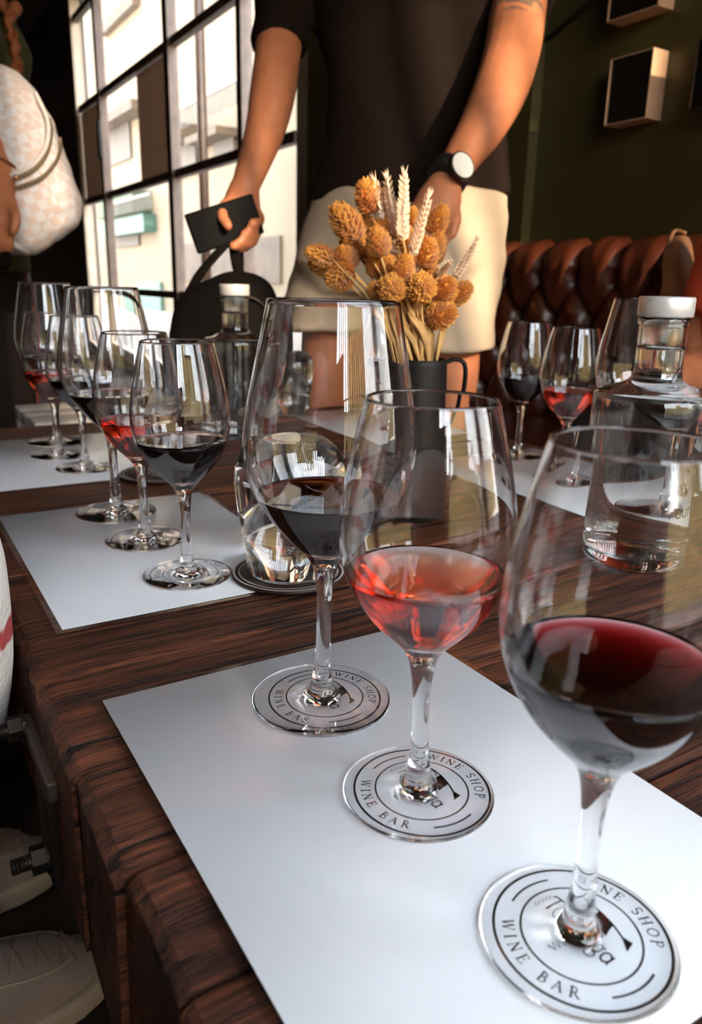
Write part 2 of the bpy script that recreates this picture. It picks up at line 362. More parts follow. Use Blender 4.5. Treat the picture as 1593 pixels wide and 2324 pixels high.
# ================================================================== TABLE
TX0, TX1, TYE = 0.058, 0.858, 1.315
tab = thing('sleeper_table', 'low table of thick dark weathered wooden sleepers', 'table', (.458, .5, 0))
bounds = [-.42, -.32, -.22, -.10, .005, .11, .2015, .268, .3445, .445, .54, .635, .73, .82, .915, 1.01, 1.11, 1.21, TYE]
def plank(y0, y1, k):
    nx, nyy = 34, 6; V, F = [], []; rng = random.Random(k); e0, e1 = rng.uniform(-.004, .003), rng.uniform(-.004, .004); dz = rng.uniform(-.0015, .0)
    def prof(t, w):   # ring around the cross-section, t index
        return t
    ring = []
    w = y1 - y0 - .0016; h = .105; b = .0032
    pts = [(-w / 2, -h)] + [(-w / 2, -b)] + [(-w / 2 + b * .3, -b * .3), (-w / 2 + b, 0)] + [(-w / 2 + b + (w - 2 * b) * i / nyy, 0) for i in range(1, nyy)] + [(w / 2 - b, 0), (w / 2 - b * .3, -b * .3), (w / 2, -b), (w / 2, -h)]
    m_ = len(pts); yc = (y0 + y1) / 2
    xs = [0, .0015, .006, .014] + [.014 + .772 * i / nx for i in range(1, nx)] + [.786, .794, .7985, .8]
    for xi in xs:
        de = min(xi, .8 - xi); dr = .006 * max(0, 1 - de / .010) ** 2
        for (py, pz) in pts:
            x = TX0 + e0 + (TX1 - TX0 + e1 - e0) * xi / .8
            z = TZ + dz + pz
            if pz > -.02:
                z -= dr
                nzv = noise.noise(Vector((x * 3.2, (yc + py) * 34, k * 3.7))); z += .0011 * nzv
                cr = noise.noise(Vector((x * 1.6 + 5, (yc + py) * 16, k * 1.3)))
                if cr > .42: z -= .004 * min(1, (cr - .42) / .12)
                z = min(z, TZ)
            if de < .001: x += .004 * noise.noise(Vector(((yc + py) * 60, z * 22, k * 9.1)))
            if pz < -.09: z += .012 * noise.noise(Vector((x * 7, k * 5.1, 0)))
            V.append((x, yc + py, z))
    nr = len(xs)
    for i in range(nr - 1):
        for j in range(m_):
            q = (j + 1) % m_; F.append((i * m_ + j, (i + 1) * m_ + j, (i + 1) * m_ + q, i * m_ + q))
    F.append(tuple(range(m_))); F.append(tuple((nr - 1) * m_ + m_ - 1 - j for j in range(m_)))
    me = mesh('plank', V, F)
    bm = bmesh.new(); bm.from_mesh(me); bmesh.ops.recalc_face_normals(bm, faces=bm.faces[:])
    for e_ in bm.edges: e_.smooth = e_.calc_face_angle(0) < R(22)
    bm.to_mesh(me); bm.free(); return me
for k, (ya, yb) in enumerate(zip(bounds, bounds[1:])): part(tab, 'plank', plank(ya, yb, k), WOOD)
# steel underframe
part(tab, 'rail', boxes('rail', [(.10, .15, -.38, 1.28, .325, .372)]), STEEL); part(tab, 'rail', boxes('rail', [(.76, .81, -.38, 1.28, .325, .372)]), STEEL)
for (lx, ly) in ((.125, -.30), (.785, -.30), (.125, 1.18), (.785, 1.18)): part(tab, 'leg', rbox('leg', lx - .045, lx + .045, ly - .045, ly + .045, 0, .33, .004), STEEL)
part(tab, 'strap', rbox('strap', .0505, .0565, .392, .475, .432, .444, .001), mat('worn_steel_strap', (.09, .062, .045), .5, .4, bump=.4, bscale=70))
br = part(tab, 'bracket', rbox('bracket', .0500, .0565, .400, .432, .368, .430, .001), STEEL)
def hexbolt(y, z, x0):
    bl = part(tab, 'bolt', mesh('bolt', *tube([(x0, y, z), (x0 - .020, y, z)], .0042, 14)), STEEL)
    part(bl, 'nut', mesh('nut', *tube([(x0 - .001, y, z), (x0 - .009, y, z)], .0085, 6), False), STEEL)
    part(bl, 'washer', mesh('washer', *tube([(x0 + .001, y, z), (x0 - .001, y, z)], .0105, 20), False), STEEL)
    for i in range(5): part(bl, 'thread', mesh('thread', *tube([(x0 - .0105 - i * .0019, y, z), (x0 - .0115 - i * .0019, y, z)], .0047, 14)), STEEL)
hexbolt(.416, .380, .050); hexbolt(.470, .438, .0505)

# ================================================================== PLACEMATS AND LOGOS
GL = {}
def arc(cx, cy, rx, ry, a0, a1, n=10): return [(cx + rx * math.cos(R(a0 + (a1 - a0) * i / n)), cy + ry * math.sin(R(a0 + (a1 - a0) * i / n))) for i in range(n + 1)]
# stroke alphabet: list of (polyline, weight)
TH, TN = .15, .07
LET = {
 'W': (1.15, [([(0.05, 1), (.33, 0)], TH), ([(.33, 0), (.58, .95)], TN), ([(.55, 1), (.82, 0)], TH), ([(.82, 0), (1.1, 1)], TN), ([(-.06, 1), (.2, 1)], TN), ([(.96, 1), (1.2, 1)], TN), ([(.44, 1), (.66, 1)], TN)]),
 'I': (.34, [([(.17, 0), (.17, 1)], TH), ([(0, 0), (.34, 0)], TN), ([(0, 1), (.34, 1)], TN)]),
 'N': (.86, [([(.12, 0), (.12, 1)], TN), ([(.1, 1), (.74, 0)], TH), ([(.74, 0), (.74, 1)], TN), ([(0, 0), (.26, 0)], TN), ([(-.02, 1), (.2, 1)], TN), ([(.6, 1), (.88, 1)], TN)]),
 'E': (.66, [([(.14, 0), (.14, 1)], TH), ([(0, 1), (.6, 1)], TN), ([(.14, .52), (.48, .52)], TN), ([(0, 0), (.62, 0)], TN), ([(.6, 1), (.6, .8)], TN), ([(.62, 0), (.62, .22)], TN), ([(.48, .62), (.48, .42)], TN)]),
 'S': (.58, [(arc(.3, .74, .24, .26, 30, 250, 10) + arc(.3, .26, .25, .26, 80, -150, 12), .12)]),
 'H': (.84, [([(.14, 0), (.14, 1)], TH), ([(.70, 0), (.70, 1)], TH), ([(.14, .5), (.7, .5)], TN), ([(0, 0), (.28, 0)], TN), ([(0, 1), (.28, 1)], TN), ([(.56, 0), (.84, 0)], TN), ([(.56, 1), (.84, 1)], TN)]),
 'O': (.86, [(arc(.43, .5, .38, .48, 0, 360, 22), .12)]),
 'P': (.66, [([(.14, 0), (.14, 1)], TH), ([(0, 0), (.3, 0)], TN), ([(0, 1), (.3, 1)] + arc(.32, .74, .28, .26, 90, -90, 10) + [(.14, .48)], .10)]),
 'B': (.68, [([(.14, 0), (.14, 1)], TH), ([(0, 1), (.3, 1)] + arc(.3, .76, .25, .24, 90, -90, 10) + [(.14, .52)], .10), ([(.14, .52), (.32, .52)] + arc(.32, .26, .30, .26, 90, -90, 10) + [(0, 0)], .10)]),
 'A': (.86, [([(.1, 0), (.42, 1)], TN), ([(.40, 1), (.74, 0)], TH), ([(.22, .36), (.62, .36)], TN), ([(0, 0), (.22, 0)], TN), ([(.6, 0), (.88, 0)], TN)]),
 'R': (.78, [([(.14, 0), (.14, 1)], TH), ([(0, 0), (.3, 0)], TN), ([(0, 1), (.3, 1)] + arc(.32, .75, .26, .25, 90, -90, 10) + [(.14, .5)], .10), ([(.34, .5), (.70, 0)], TH), ([(.62, 0), (.82, 0)], TN)]),
 'T': (.80, [([(.40, 0), (.40, 1)], .11), ([(.02, 1), (.78, 1)], .09), ([(.02, 1), (.0, .82)], .07), ([(.78, 1), (.80, .82)], .07)]),
 'o': (.62, [(arc(.3, .31, .27, .31, 0, 360, 18), .10)]),
 'u': (.62, [([(.06, .62), (.06, .25)] + arc(.28, .25, .22, .23, 180, 360, 8) + [(.5, .62)], .10), ([(.5, .62), (.5, 0)], .10)]),
 'r': (.44, [([(.08, 0), (.08, .62)], .10), (arc(.30, .38, .22, .22, 180, 60, 7), .10)]),
 'i': (.22, [([(.1, 0), (.1, .62)], .10), ([(.1, .82), (.1, .92)], .11)]),
 'g': (.62, [(arc(.28, .36, .22, .24, 0, 360, 16), .09), (arc(.28, -.12, .27, .20, 0, 360, 16), .08), ([(.46, .52), (.60, .62)], .08), ([(.2, .12), (.16, .06)], .08)]),
 'a': (.62, [(arc(.27, .30, .24, .29, 0, 360, 16), .10), ([(.51, .62), (.51, .08), (.58, 0)], .10)]),
 ' ': (.5, []),
}
def stroke(V, F, pl, w, fn=lambda x, y: (x, y)):
    k = len(V); n = len(pl)
    for i, p in enumerate(pl):
        a = pl[max(i - 1, 0)]; b = pl[min(i + 1, n - 1)]; dx, dy = b[0] - a[0], b[1] - a[1]; l = math.hypot(dx, dy) or 1; nx, ny = -dy / l * w / 2, dx / l * w / 2
        V.append(fn(p[0] - nx, p[1] - ny)); V.append(fn(p[0] + nx, p[1] + ny))
    for i in range(n - 1): F.append((k + 2 * i, k + 2 * i + 2, k + 2 * i + 3, k + 2 * i + 1))
def text_w(s, sp): return sum(LET[c][0] + sp for c in s) - sp
def put_text(V, F, s, h, sp, fn):
    x = 0
    for c in s:
        wd, st = LET[c]
        for pl, w_ in st: stroke(V, F, [(x + p[0], p[1]) for p in pl], w_, lambda a, b: fn(a * h, b * h))
        x += wd + sp
def zig(x0, y0, x1, y1, amp, n):
    dx, dy = x1 - x0, y1 - y0; l = math.hypot(dx, dy); return [(x0 + dx * i / n - dy / l * amp * (1 if i % 2 else -1), y0 + dy * i / n + dx / l * amp * (1 if i % 2 else -1)) for i in range(n + 1)]
def emblem(V, F, s=1.0):
    st = lambda pl, w_: stroke(V, F, [(x * s, y * s) for x, y in pl], w_ * s)
    st(catmull([(-16.5, 11.2), (-10, 13.2), (-3, 13.6), (4, 12.8), (9, 11.6), (13.5, 10.2)], 4), .9)
    k = len(V); V += [(x * s, y * s) for x, y in ((9.5, 11.9), (13.2, 13.0), (14.6, 8.0), (9.8, 11.0))]; F.append((k + 3, k + 2, k + 1, k))
    k = len(V); V += [(x * s, y * s) for x, y in ((-3.6, 13.4), (4.0, 12.7), (5.2, 5.4), (.6, 4.2), (-2.0, 8.0))]; F.append((k + 4, k + 3, k + 2, k + 1, k))
    st(arc(-7.5, 7.5, 5.2, 5.2, 40, 330, 24), .6)
    V2, F2 = [], []; H = 8.2; W_ = text_w('Touriga', .06) * H
    put_text(V2, F2, 'Touriga', H, .06, lambda x, y: (x - 19, y - 3.2)); k = len(V); V += [(x * s * 35 / 38, y * s) for x, y in V2]; F += [tuple(k + i for i in q) for q in F2]
    st(zig(-18.3, 3.0, -18.6, -5.4, .9, 9), .35)
    st(zig(-.3, -5.2, -.6, -15.0, 1.5, 8), .75)
def seal_mesh():
    V, F = [], []
    for rr, w_ in ((31.8, 1.0), (21.8, .75)): stroke(V, F, arc(0, 0, rr, rr, 0, 360, 72), w_)
    for a0, a1 in ((161, 205), (-25, 19)): stroke(V, F, arc(0, 0, 26.8, 26.8, a0, a1, 14), .8)
    h = 4.3
    for s, a_mid, top in (('WINE SHOP', 92, True), ('WINE BAR', -91, False)):
        sp = .42 if top else .5; wd = text_w(s, sp) * h; rm = 26.8
        if top: fn = lambda x, y: ((rm - 1.9 + y) * math.cos(R(a_mid) + (wd / 2 - x) / rm), (rm - 1.9 + y) * math.sin(R(a_mid) + (wd / 2 - x) / rm))
        else: fn = lambda x, y: ((rm + 1.9 - y) * math.cos(R(a_mid) + (x - wd / 2) / rm), (rm + 1.9 - y) * math.sin(R(a_mid) + (x - wd / 2) / rm))
        put_text(V, F, s, h, sp, fn)
    emblem(V, F, .98)
    # seal up = +X of the table, reading direction = -Y
    return V, F
SV, SF = seal_mesh()
def seal(up, name='logo'):
    a = up; V = [(y * a * .001, -x * a * .001, 0) for x, y in SV]
    me = mesh(name, V, SF, False); bm = bmesh.new(); bm.from_mesh(me)
    for f_ in bm.faces:
        if f_.normal.z < 0: f_.normal_flip()
    bm.to_mesh(me); bm.free(); return me
SEAL_L, SEAL_R = seal(1), seal(-1)
def paper_mat():
    mt = mat('placemat_paper', (.80, .81, .83), .33, var=.06, vscale=9, spec=.5, coat=.35, coatr=.16)
    n = mt.node_tree.nodes; L = mt.node_tree.links; b = n['Principled BSDF']
    t = n.new('ShaderNodeTexCoord'); nz = n.new('ShaderNodeTexNoise'); nz.inputs['Scale'].default_value = 26; nz.inputs['Detail'].default_value = 4; L.new(t.outputs['Object'], nz.inputs['Vector'])
    bp = n.new('ShaderNodeBump'); bp.inputs['Strength'].default_value = .25; bp.inputs['Distance'].default_value = .0006; L.new(nz.outputs[0], bp.inputs['Height']); L.new(bp.outputs[0], b.inputs['Coat Normal'])
    return mt
PAPER = paper_mat()
PAPZ = TZ + .0012
def placemat(x0, y0, label, up, rz=0):
    x1, y1 = x0 + .21, y0 + .297
    t = thing('placemat', label, 'placemat', ((x0 + x1) / 2, (y0 + y1) / 2, TZ + .0002), group='placemats on the table')
    part(t, 'laminate', boxes('laminate', [(x0 - .0045, x1 + .0045, y0 - .0045, y1 + .0045, TZ + .0003, TZ + .0008)]), FILM)
    part(t, 'paper', rbox('paper', x0, x1, y0, y1, TZ + .00085, PAPZ, .00012, 1), PAPER)
    t.rotation_euler.z = rz
    return t
def add_seal(t, gx, gy, up):
    me = SEAL_L if up > 0 else SEAL_R
    o = obj('logo', me, PRINT, t); o.location = Vector((gx, gy, PAPZ + .00008)) - t.location
matA = placemat(.0857, .1054, 'white laminated placemat with legible ring logos and three wine glasses', 1)
matB = placemat(.0857, .5085, 'white laminated placemat overlapped by the dark round coaster under a tumbler', 1)
matC = placemat(.0857, .9075, 'white laminated placemat at the end of the table beside the checkered backpack', 1)
matD = placemat(.620, .528, 'white laminated placemat behind the water bottle, along the sofa side', -1)
matE = placemat(.627, .965, 'white laminated placemat on the sofa side by the standing man', -1)

# ================================================================== GLASSES
SMALL_OUT = [(0, 0), (20, .0), (33.8, 0), (35.2, .35), (35.7, .95), (35.2, 1.6), (30, 2.0), (20, 2.6), (12.5, 3.7), (8.6, 5.6), (6.6, 8.6), (5.5, 13), (4.6, 20), (4.0, 32), (3.9, 44), (4.2, 54), (5.0, 62), (6.4, 69), (9.2, 74.6), (14, 79.8), (20, 85.8), (26, 93), (31.3, 101.5), (35.3, 111), (37.4, 121), (37.7, 130), (36.9, 140), (35.0, 152), (32.3, 165), (29.2, 178), (27.1, 185.6)]
BIG_OUT = [(0, 0), (22, .0), (37.6, 0), (39.2, .4), (39.8, 1.0), (39.3, 1.7), (32, 2.1), (21, 2.9), (13, 4.1), (9, 6.2), (6.9, 9.5), (5.6, 15), (4.7, 24), (4.1, 40), (4.1, 55), (4.4, 66), (5.4, 75), (7.2, 82), (10.6, 87.6), (16, 93.2), (23.4, 101), (31.2, 110.4), (38.2, 121.5), (42.9, 133), (44.9, 145), (44.7, 156), (43.1, 169), (40.3, 184), (36.8, 202), (33.0, 221.3)]
def goblet(out, split1, split2, inner0, wall, level):
    out = [(a * .001, b * .001) for a, b in out]
    o = catmull(out[:6], 1)[:-1] + catmull(out[5:], 5)
    rim = out[-1]; j0 = next(i for i, p in enumerate(o) if p[1] > inner0 * .001 and p[0] < .02 and i > 20)
    inn = []
    for i in range(len(o) - 1, j0, -1):
        if o[i][1] <= (inner0 + 2.5) * .001: break
        a, b = o[max(i - 1, 0)], o[min(i + 1, len(o) - 1)]; dx, dz = b[0] - a[0], b[1] - a[1]; l = math.hypot(dx, dz)
        wl = wall * .001 * (1 + 1.5 * max(0, 1 - (o[i][1] - inner0 * .001) / .02))
        inn.append((o[i][0] - dz / l * wl, o[i][1] + dx / l * wl))
    inn = [p for p in inn if p[0] > .003]
    zb = inn[-1][1] - .0015
    tail = [(inn[-1][0] * .6, zb + .0004), (inn[-1][0] * .3, zb), (0, zb)]
    inn = inn + tail
    lip = [(rim[0] - wall * .0002, rim[1] + .0003), (rim[0] - wall * .0005, rim[1] + .00042), (rim[0] - wall * .0008, rim[1] + .0003)]
    k1 = next(i for i, p in enumerate(o) if p[1] > split1 * .001 and p[0] < .012 and i > 8); k2 = next(i for i, p in enumerate(o) if p[1] > split2 * .001)
    foot, stem, bowl = o[:k1 + 1], o[k1:k2 + 1], o[k2:] + lip + inn
    # wine: inner profile pushed .25 mm into the wall
    win = [(p[0] + .0003, p[1] - .0002) if p[0] > 0 else (0, p[1] - .0003) for p in reversed(inn) if p[1] < level * .001]
    rl = win[-1][0]
    win += [(rl + .0002, level * .001 + .0006), (rl - .0006, level * .001 + .0003), (rl - .0025, level * .001), (rl * .5, level * .001), (0, level * .001)]
    return foot, stem, bowl, win
def glass_meshes(spec, lean):
    return [lathe(nm, pr, 72, lean) for nm, pr in zip(('foot', 'stem', 'bowl', 'wine'), spec)]
SP = {'s': goblet(SMALL_OUT, 16, 62, 76.5, 0.95, 111), 'b': goblet(BIG_OUT, 18, 72, 89, 0.95, 122)}
SHARED = {}
def wine_glass(kind, x, y, wine, label, upmat=None, lean=(0, 0), lvl=None):
    key = (kind, lean, lvl)
    if key not in SHARED:
        SHARED[key] = glass_meshes(SP[kind] if lvl is None else goblet(SMALL_OUT if kind == 's' else BIG_OUT, 16 if kind == 's' else 18, 62 if kind == 's' else 72, 76.5 if kind == 's' else 89, 0.95, lvl), lean)
    ft, sm, bw, wn = SHARED[key]
    t = thing('wine_glass', label, 'wine glass', (x, y, PAPZ + .0004), group='wine glasses on the placemats')
    obj('foot', ft, GLASS, t); obj('stem', sm, GLASS, t); obj('bowl', bw, GLASS, t)
    wm = wn if wine is RED else wn.copy()
    if wine is not RED: wm.materials.clear()
    wo = obj('wine', wm, wine, t); wo['label'] = 'dark red wine' if wine is RED else 'pink rose wine'
    if upmat: add_seal(upmat, x + (.0022 if upmat.location.x < .4 else -.0022), y, 1 if upmat.location.x < .4 else -1)
    return t
RL, FL = RIGHT * 1.0, FWD0
def ln(k): return (round(RIGHT.x * k, 4), round(RIGHT.y * k, 4))
wine_glass('b', .1947, .3429, RED, 'large red wine glass on the logo placemat, at its end facing the coaster', matA, ln(.016))
wine_glass('s', .1931, .2466, ROSE, 'rose wine glass between two red ones on the placemat with legible logos', matA, ln(-.016))
wine_glass('s', .1940, .1487, RED, 'small red wine glass on the logo placemat, in front of the lettered bottle', matA, lvl=113)
wine_glass('s', .1956, .5663, RED, 'small red wine glass beside the coaster with the upturned tumbler', matB, ln(-.008))
wine_glass('s', .1918, .669, ROSE, 'rose wine glass on the placemat with the coaster at its corner', matB)
wine_glass('b', .1916, .7657, RED, 'large red wine glass on the middle placemat, behind its rose glass', matB)
wine_glass('s', .2100, .9782, RED, 'small red wine glass on the placemat at the table end', matC)
wine_glass('s', .1960, 1.0671, ROSE, 'rose wine glass on the placemat at the table end near the backpack', matC)
wine_glass('b', .2120, 1.1589, RED, 'large red wine glass nearest the table end, by the backpack', matC)
r1, r2_, p3 = Vector((.768, .795, 0)), Vector((.724, .668, 0)), Vector((.712, .563, 0))
wine_glass('s', r1.x, r1.y, RED, 'small red wine glass in front of the leather sofa', matD)
wine_glass('s', r2_.x, r2_.y, ROSE, 'rose wine glass in front of the leather sofa, next to the bottle', matD)
wine_glass('b', p3.x, p3.y, RED, 'large red wine glass right behind the lettered bottle', matD)
wine_glass('s', .735, 1.075, RED, 'small red wine glass behind the vase of dried flowers', matE)

# ================================================================== BOTTLES, TUMBLERS, COASTERS, VASE
def bottle(x, y, label, logo=None):
    o = [(0, 1.5), (30, 1.5), (40, 0), (44, .3), (47.8, 2.6), (49.7, 7), (50.2, 14), (50.2, 40), (50.2, 80), (50.2, 120), (50.2, 141), (49.6, 145.5), (47, 148.6), (42, 150.6), (34, 153), (26, 156), (21.4, 160), (19.6, 165), (19.2, 172), (19.4, 190), (19.6, 203), (20.6, 204), (21, 206.5), (20.6, 209), (19.6, 210)]
    i = [(16.6, 210), (16.6, 190), (16.4, 172), (16.8, 164), (19, 158.4), (24, 153.8), (33, 150), (41, 147.4), (45, 145), (46.6, 141), (46.8, 120), (46.8, 40), (46.8, 18), (45.5, 13), (42, 10.5), (30, 11.5), (0, 13)]
    o = [(a * .001, b * .001) for a, b in o]; i = [(a * .001, b * .001) for a, b in i]
    t = thing('water_bottle', label, 'bottle', (x, y, TZ + .0004), group='stoppered water bottles')
    obj('body', lathe('body', catmull(o, 3) + catmull(i, 3), 80), BOTTLE, t)
    lv = .186; wp = [(a + .0003 if a > 0 else 0, b - .0003 if a < .046 and b < .014 else b) for a, b in reversed(catmull(i, 3)) if b < lv]
    r = wp[-1][0]; wp += [(r, lv + .001), (r - .002, lv), (0, lv)]
    obj('water', lathe('water', wp, 80), WATER, t)
    st = [(0, 188), (13.5, 188), (15.4, 190), (15.8, 196), (15.8, 210.3), (0, 210.3)]
    obj('stopper', lathe('stopper', [(a * .001, b * .001) for a, b in st], 48), glassmat('frosted_stopper', 1.45, (.95, .95, .93), .35), t)
    cp = [(0, 210.6), (21.6, 210.6), (22.2, 211.4), (22.2, 225.2), (21.4, 226.6), (0, 226.9)]
    obj('cap', lathe('cap', [(a * .001, b * .001) for a, b in cp], 64), SILVER, t)
    if logo is not None:
        V, F = [], []; h = .0125; a0 = logo
        put_text(V, F, 'Touriga', h, .08, lambda px_, py_: (px_, py_))
        stroke(V, F, zig(.0050, -.0015, .0050, -.011, .0008, 11), .0005)
        rr = .05035; V3 = [(rr * math.cos(a0 + u_ / rr), rr * math.sin(a0 + u_ / rr), .050 + v_) for u_, v_ in V]
        obj('logo', mesh('logo', V3, F, False), PRINT, t)
    return t
camang = math.atan2(-.4271, -.5655)
bottle(.5655, .4271, 'clear silver-capped water bottle with printed lettering beside the rose glass', camang + .48)
bottle(.470, 1.105, 'clear silver-capped water bottle standing in front of the black bag')
def tumbler(x, y, z, label):
    o = [(34.0, .6), (34.6, .0), (35.2, .6), (37, 15), (39.6, 32), (42.4, 52), (44.3, 70), (44.6, 80), (43, 91), (39, 99.5), (33, 105.5), (28.5, 108.6), (24, 109.6), (0, 109.6)]
    i = [(0, 104), (22, 104), (30, 101.5), (37, 96), (41.2, 88.5), (42.6, 79), (42.3, 69), (40.6, 52), (37.9, 32), (35.4, 15), (34.0, .6)]
    pr = [(a * .001, b * .001) for a, b in (list(reversed(catmull(i[:], 3))) + catmull(o[1:], 3))]
    t = thing('tumbler', label, 'tumbler', (x, y, z), group='upturned tumblers'); me = lathe('body', pr, 72)
    bm = bmesh.new(); bm.from_mesh(me); bmesh.ops.remove_doubles(bm, verts=bm.verts[:], dist=1e-6); bmesh.ops.recalc_face_normals(bm, faces=bm.faces[:]); bm.to_mesh(me); bm.free()
    k = len(catmull(i, 3)); obj('glass_body', me, GLASS, t); return t
LEATHER = mat('coaster_leather', (.022, .010, .007), .55, bump=.3, bscale=300)
CREAMP = mat('cream_print', (.55, .47, .42), .5)
def coaster(x, y, z, label, up=1):
    t = thing('coaster', label, 'coaster', (x, y, z), group='dark round coasters')
    pr = [(0, 0), (45.4, 0), (46.2, .8), (46.2, 2.2), (45.4, 3.0), (0, 3.0)]
    obj('disc', lathe('disc', [(a * .001, b * .001) for a, b in pr], 72), LEATHER, t)
    V, F = [], []; stroke(V, F, arc(0, 0, 44.6, 44.6, 0, 360, 72), 1.4); stroke(V, F, arc(0, 0, 40.4, 40.4, 0, 360, 72), .9); emblem(V, F, 1.55)
    me = mesh('print', [(yy * up * .001, -xx * up * .001, 0) for xx, yy in V], F, False); bm = bmesh.new(); bm.from_mesh(me)
    for f_ in bm.faces:
        if f_.normal.z < 0: f_.normal_flip()
    bm.to_mesh(me); bm.free(); o = obj('print', me, CREAMP, t); o.location = (0, 0, .00312); return t
coaster(.2684, .5299, PAPZ + .0003, 'dark leather coaster with cream emblem under the tumbler'); tumbler(.2715, .5325, PAPZ + .0036, 'clear upturned tumbler standing on the coaster by the large red glass')
coaster(.2790, .9050, PAPZ + .0003, 'dark leather coaster on the corner of the table-end placemat')
coaster(.640, 1.27, TZ + .0006, 'dark leather coaster under the tumbler by the standing man', -1); tumbler(.640, 1.27, TZ + .0040, 'clear upturned tumbler near the standing man, behind the vase')
# vase
VC = Vector((.466, .630, TZ + .0004))
JUG = mat('charcoal_enamel', (.013, .010, .008), .5, bump=.1, bscale=200, spec=.25)
vase = thing('vase', 'charcoal metal jug vase holding dried flowers', 'vase', VC)
vp = [(0, 0), (33, 0), (34, 1), (33.6, 20), (31.5, 70), (28.6, 120), (26.8, 155), (26.6, 160.5), (25.6, 161), (25.4, 158), (27.6, 110), (30.4, 60), (32, 8), (0, 6)]
obj('jug', lathe('jug', [(a * .001, b * .001) for a, b in vp], 64), JUG, vase)
hd = Vector((RIGHT.x, RIGHT.y, 0)); H_ = [hd * .0255 + UPZ * .158, hd * .036 + UPZ * .161, hd * .0445 + UPZ * .156, hd * .046 + UPZ * .140, hd * .043 + UPZ * .115, hd * .037 + UPZ * .098, hd * .029 + UPZ * .094]
pp, rr = smoothpath(H_, [(.0065, .0022)] * 7, 5); obj('handle', mesh('handle', *tube(pp, rr, 10, True, FWD0)), JUG, vase)
# dried flowers
ORANGE = mat('dried_orange_head', (.80, .33, .04), .75, var=.55, vscale=240, sheen=.3)
STRAW = mat('straw_stalk', (.58, .33, .11), .7, var=.3, vscale=60)
WHEAT = mat('pale_wheat', (.78, .56, .38), .65, var=.22, vscale=120)
def bract(V, F, base, d, side, L, w_):
    d = d.normalized(); side = (side - d * side.dot(d)).normalized(); nn = d.cross(side)
    k = len(V); V += [base - side * w_ * .35, base + side * w_ * .35, base + d * L * .5 + side * w_ * .55 + nn * w_ * .25, base + d * L, base + d * L * .5 - side * w_ * .55 + nn * w_ * .25, base + d * L * .5 - nn * w_ * .35]
    F += [(k, k + 1, k + 5), (k + 1, k + 2, k + 5), (k + 2, k + 3, k + 5), (k + 3, k + 4, k + 5), (k + 4, k, k + 5), (k, k + 4, k + 3, k + 2, k + 1)]
def headmesh(seed):
    rng = random.Random(seed); V, F = ball((0, 0, 0), .33, .33, .84, 12, 8); V = [Vector(v) + Vector((0, 0, .92)) for v in V]; n = 300; F = list(F)
    for i in range(n):
        t = (i + .5) / n; a = i * 2.39996 + rng.uniform(-.25, .25); z = .08 + 1.66 * t; r = .37 * math.sin(math.pi * min(1, (t * .93 + .06))) ** .55
        p = Vector((r * math.cos(a), r * math.sin(a), z)); out = Vector((math.cos(a), math.sin(a), 0)); d = out * (1.25 - .7 * t) + UPZ * (.5 + .8 * t)
        bract(V, F, p - out * .05, d, out.cross(UPZ), rng.uniform(.26, .42), .125)
    return mesh('head', V, F, False)
HEADS = [headmesh(s) for s in (1, 2, 3)]
def earmesh(seed):
    rng = random.Random(seed); V, F = tube([(0, 0, 0), (0, 0, 1.9)], .05, 6); V = list(V); F = list(F)
    for i in range(10):
        z = .0 + i * .182; k_ = 1 - .35 * (i / 9) ** 2
        for s_ in (-1, 1):
            out = Vector((s_, 0, 0)); bract(V, F, Vector((s_ * .03, 0, z + (.09 if s_ > 0 else 0))), out * .85 + UPZ + Vector((0, rng.uniform(-.15, .15), 0)), Vector((0, 1, 0)), rng.uniform(.38, .45) * k_, .24 * k_)
            out = Vector((0, s_, 0)); bract(V, F, Vector((0, s_ * .03, z + (.135 if s_ > 0 else .045))), out * .75 + UPZ + Vector((rng.uniform(-.2, .2), 0, 0)), Vector((1, 0, 0)), rng.uniform(.34, .42) * k_, .22 * k_)
    for q in range(9):
        a = q * .7; bract(V, F, Vector((0, 0, 1.78)), Vector((math.cos(a) * .35, math.sin(a) * .35, 1)), Vector((-math.sin(a), math.cos(a), 0)), rng.uniform(.3, .5), .06)
    return mesh('ear', V, F, False)
EARS = [earmesh(s) for s in (5, 6)]
def stem_thing(name, label, cat, me, mt, base, axis, length, wid, group, unit, k):
    axis = axis.normalized(); rng = random.Random(k)
    foot = VC + Vector((rng.uniform(-.013, .013), rng.uniform(-.013, .013), .012)); mouth = VC + Vector((rng.uniform(-.014, .014), rng.uniform(-.014, .014), .160))
    mouth += (base - mouth) * .06; mouth.z = VC.z + .160
    t = thing(name, label, cat, foot, group=group)
    mid = mouth.lerp(base, .55) + UPZ * .006
    P = catmull([tuple(foot), tuple(mouth), tuple(mid), tuple(base + axis * .003)], 5)
    part(t, 'stalk', mesh('stalk', *tube(P, .0014, 6)), STRAW)
    lf = [Vector(P[5 + i]).lerp(Vector(P[6 + i]), 0) for i in range(6)] ; sd_ = Vector((rng.uniform(-1, 1), rng.uniform(-1, 1), 0)).normalized() * .006
    lf = [p_ + sd_ * (i / 5) ** 1.5 for i, p_ in enumerate(lf)]; part(t, 'leaf', mesh('leaf', *tube(lf, [(w__, .0004) for w__ in (.0018, .0030, .0034, .0030, .0020, .0006)], 6, True, CR)), STRAW)
    o = obj('head' if unit < 1 else 'ear', me, mt, t); o.location = base - foot
    q = axis.to_track_quat('Z', 'Y').to_matrix().to_4x4() @ Matrix.Rotation(rng.uniform(0, 6.28) if unit < 1 else rng.uniform(-.5, .5), 4, 'Z')
    o.rotation_euler = q.to_euler(); o.scale = (wid, wid, length); return t
S_ = .2762
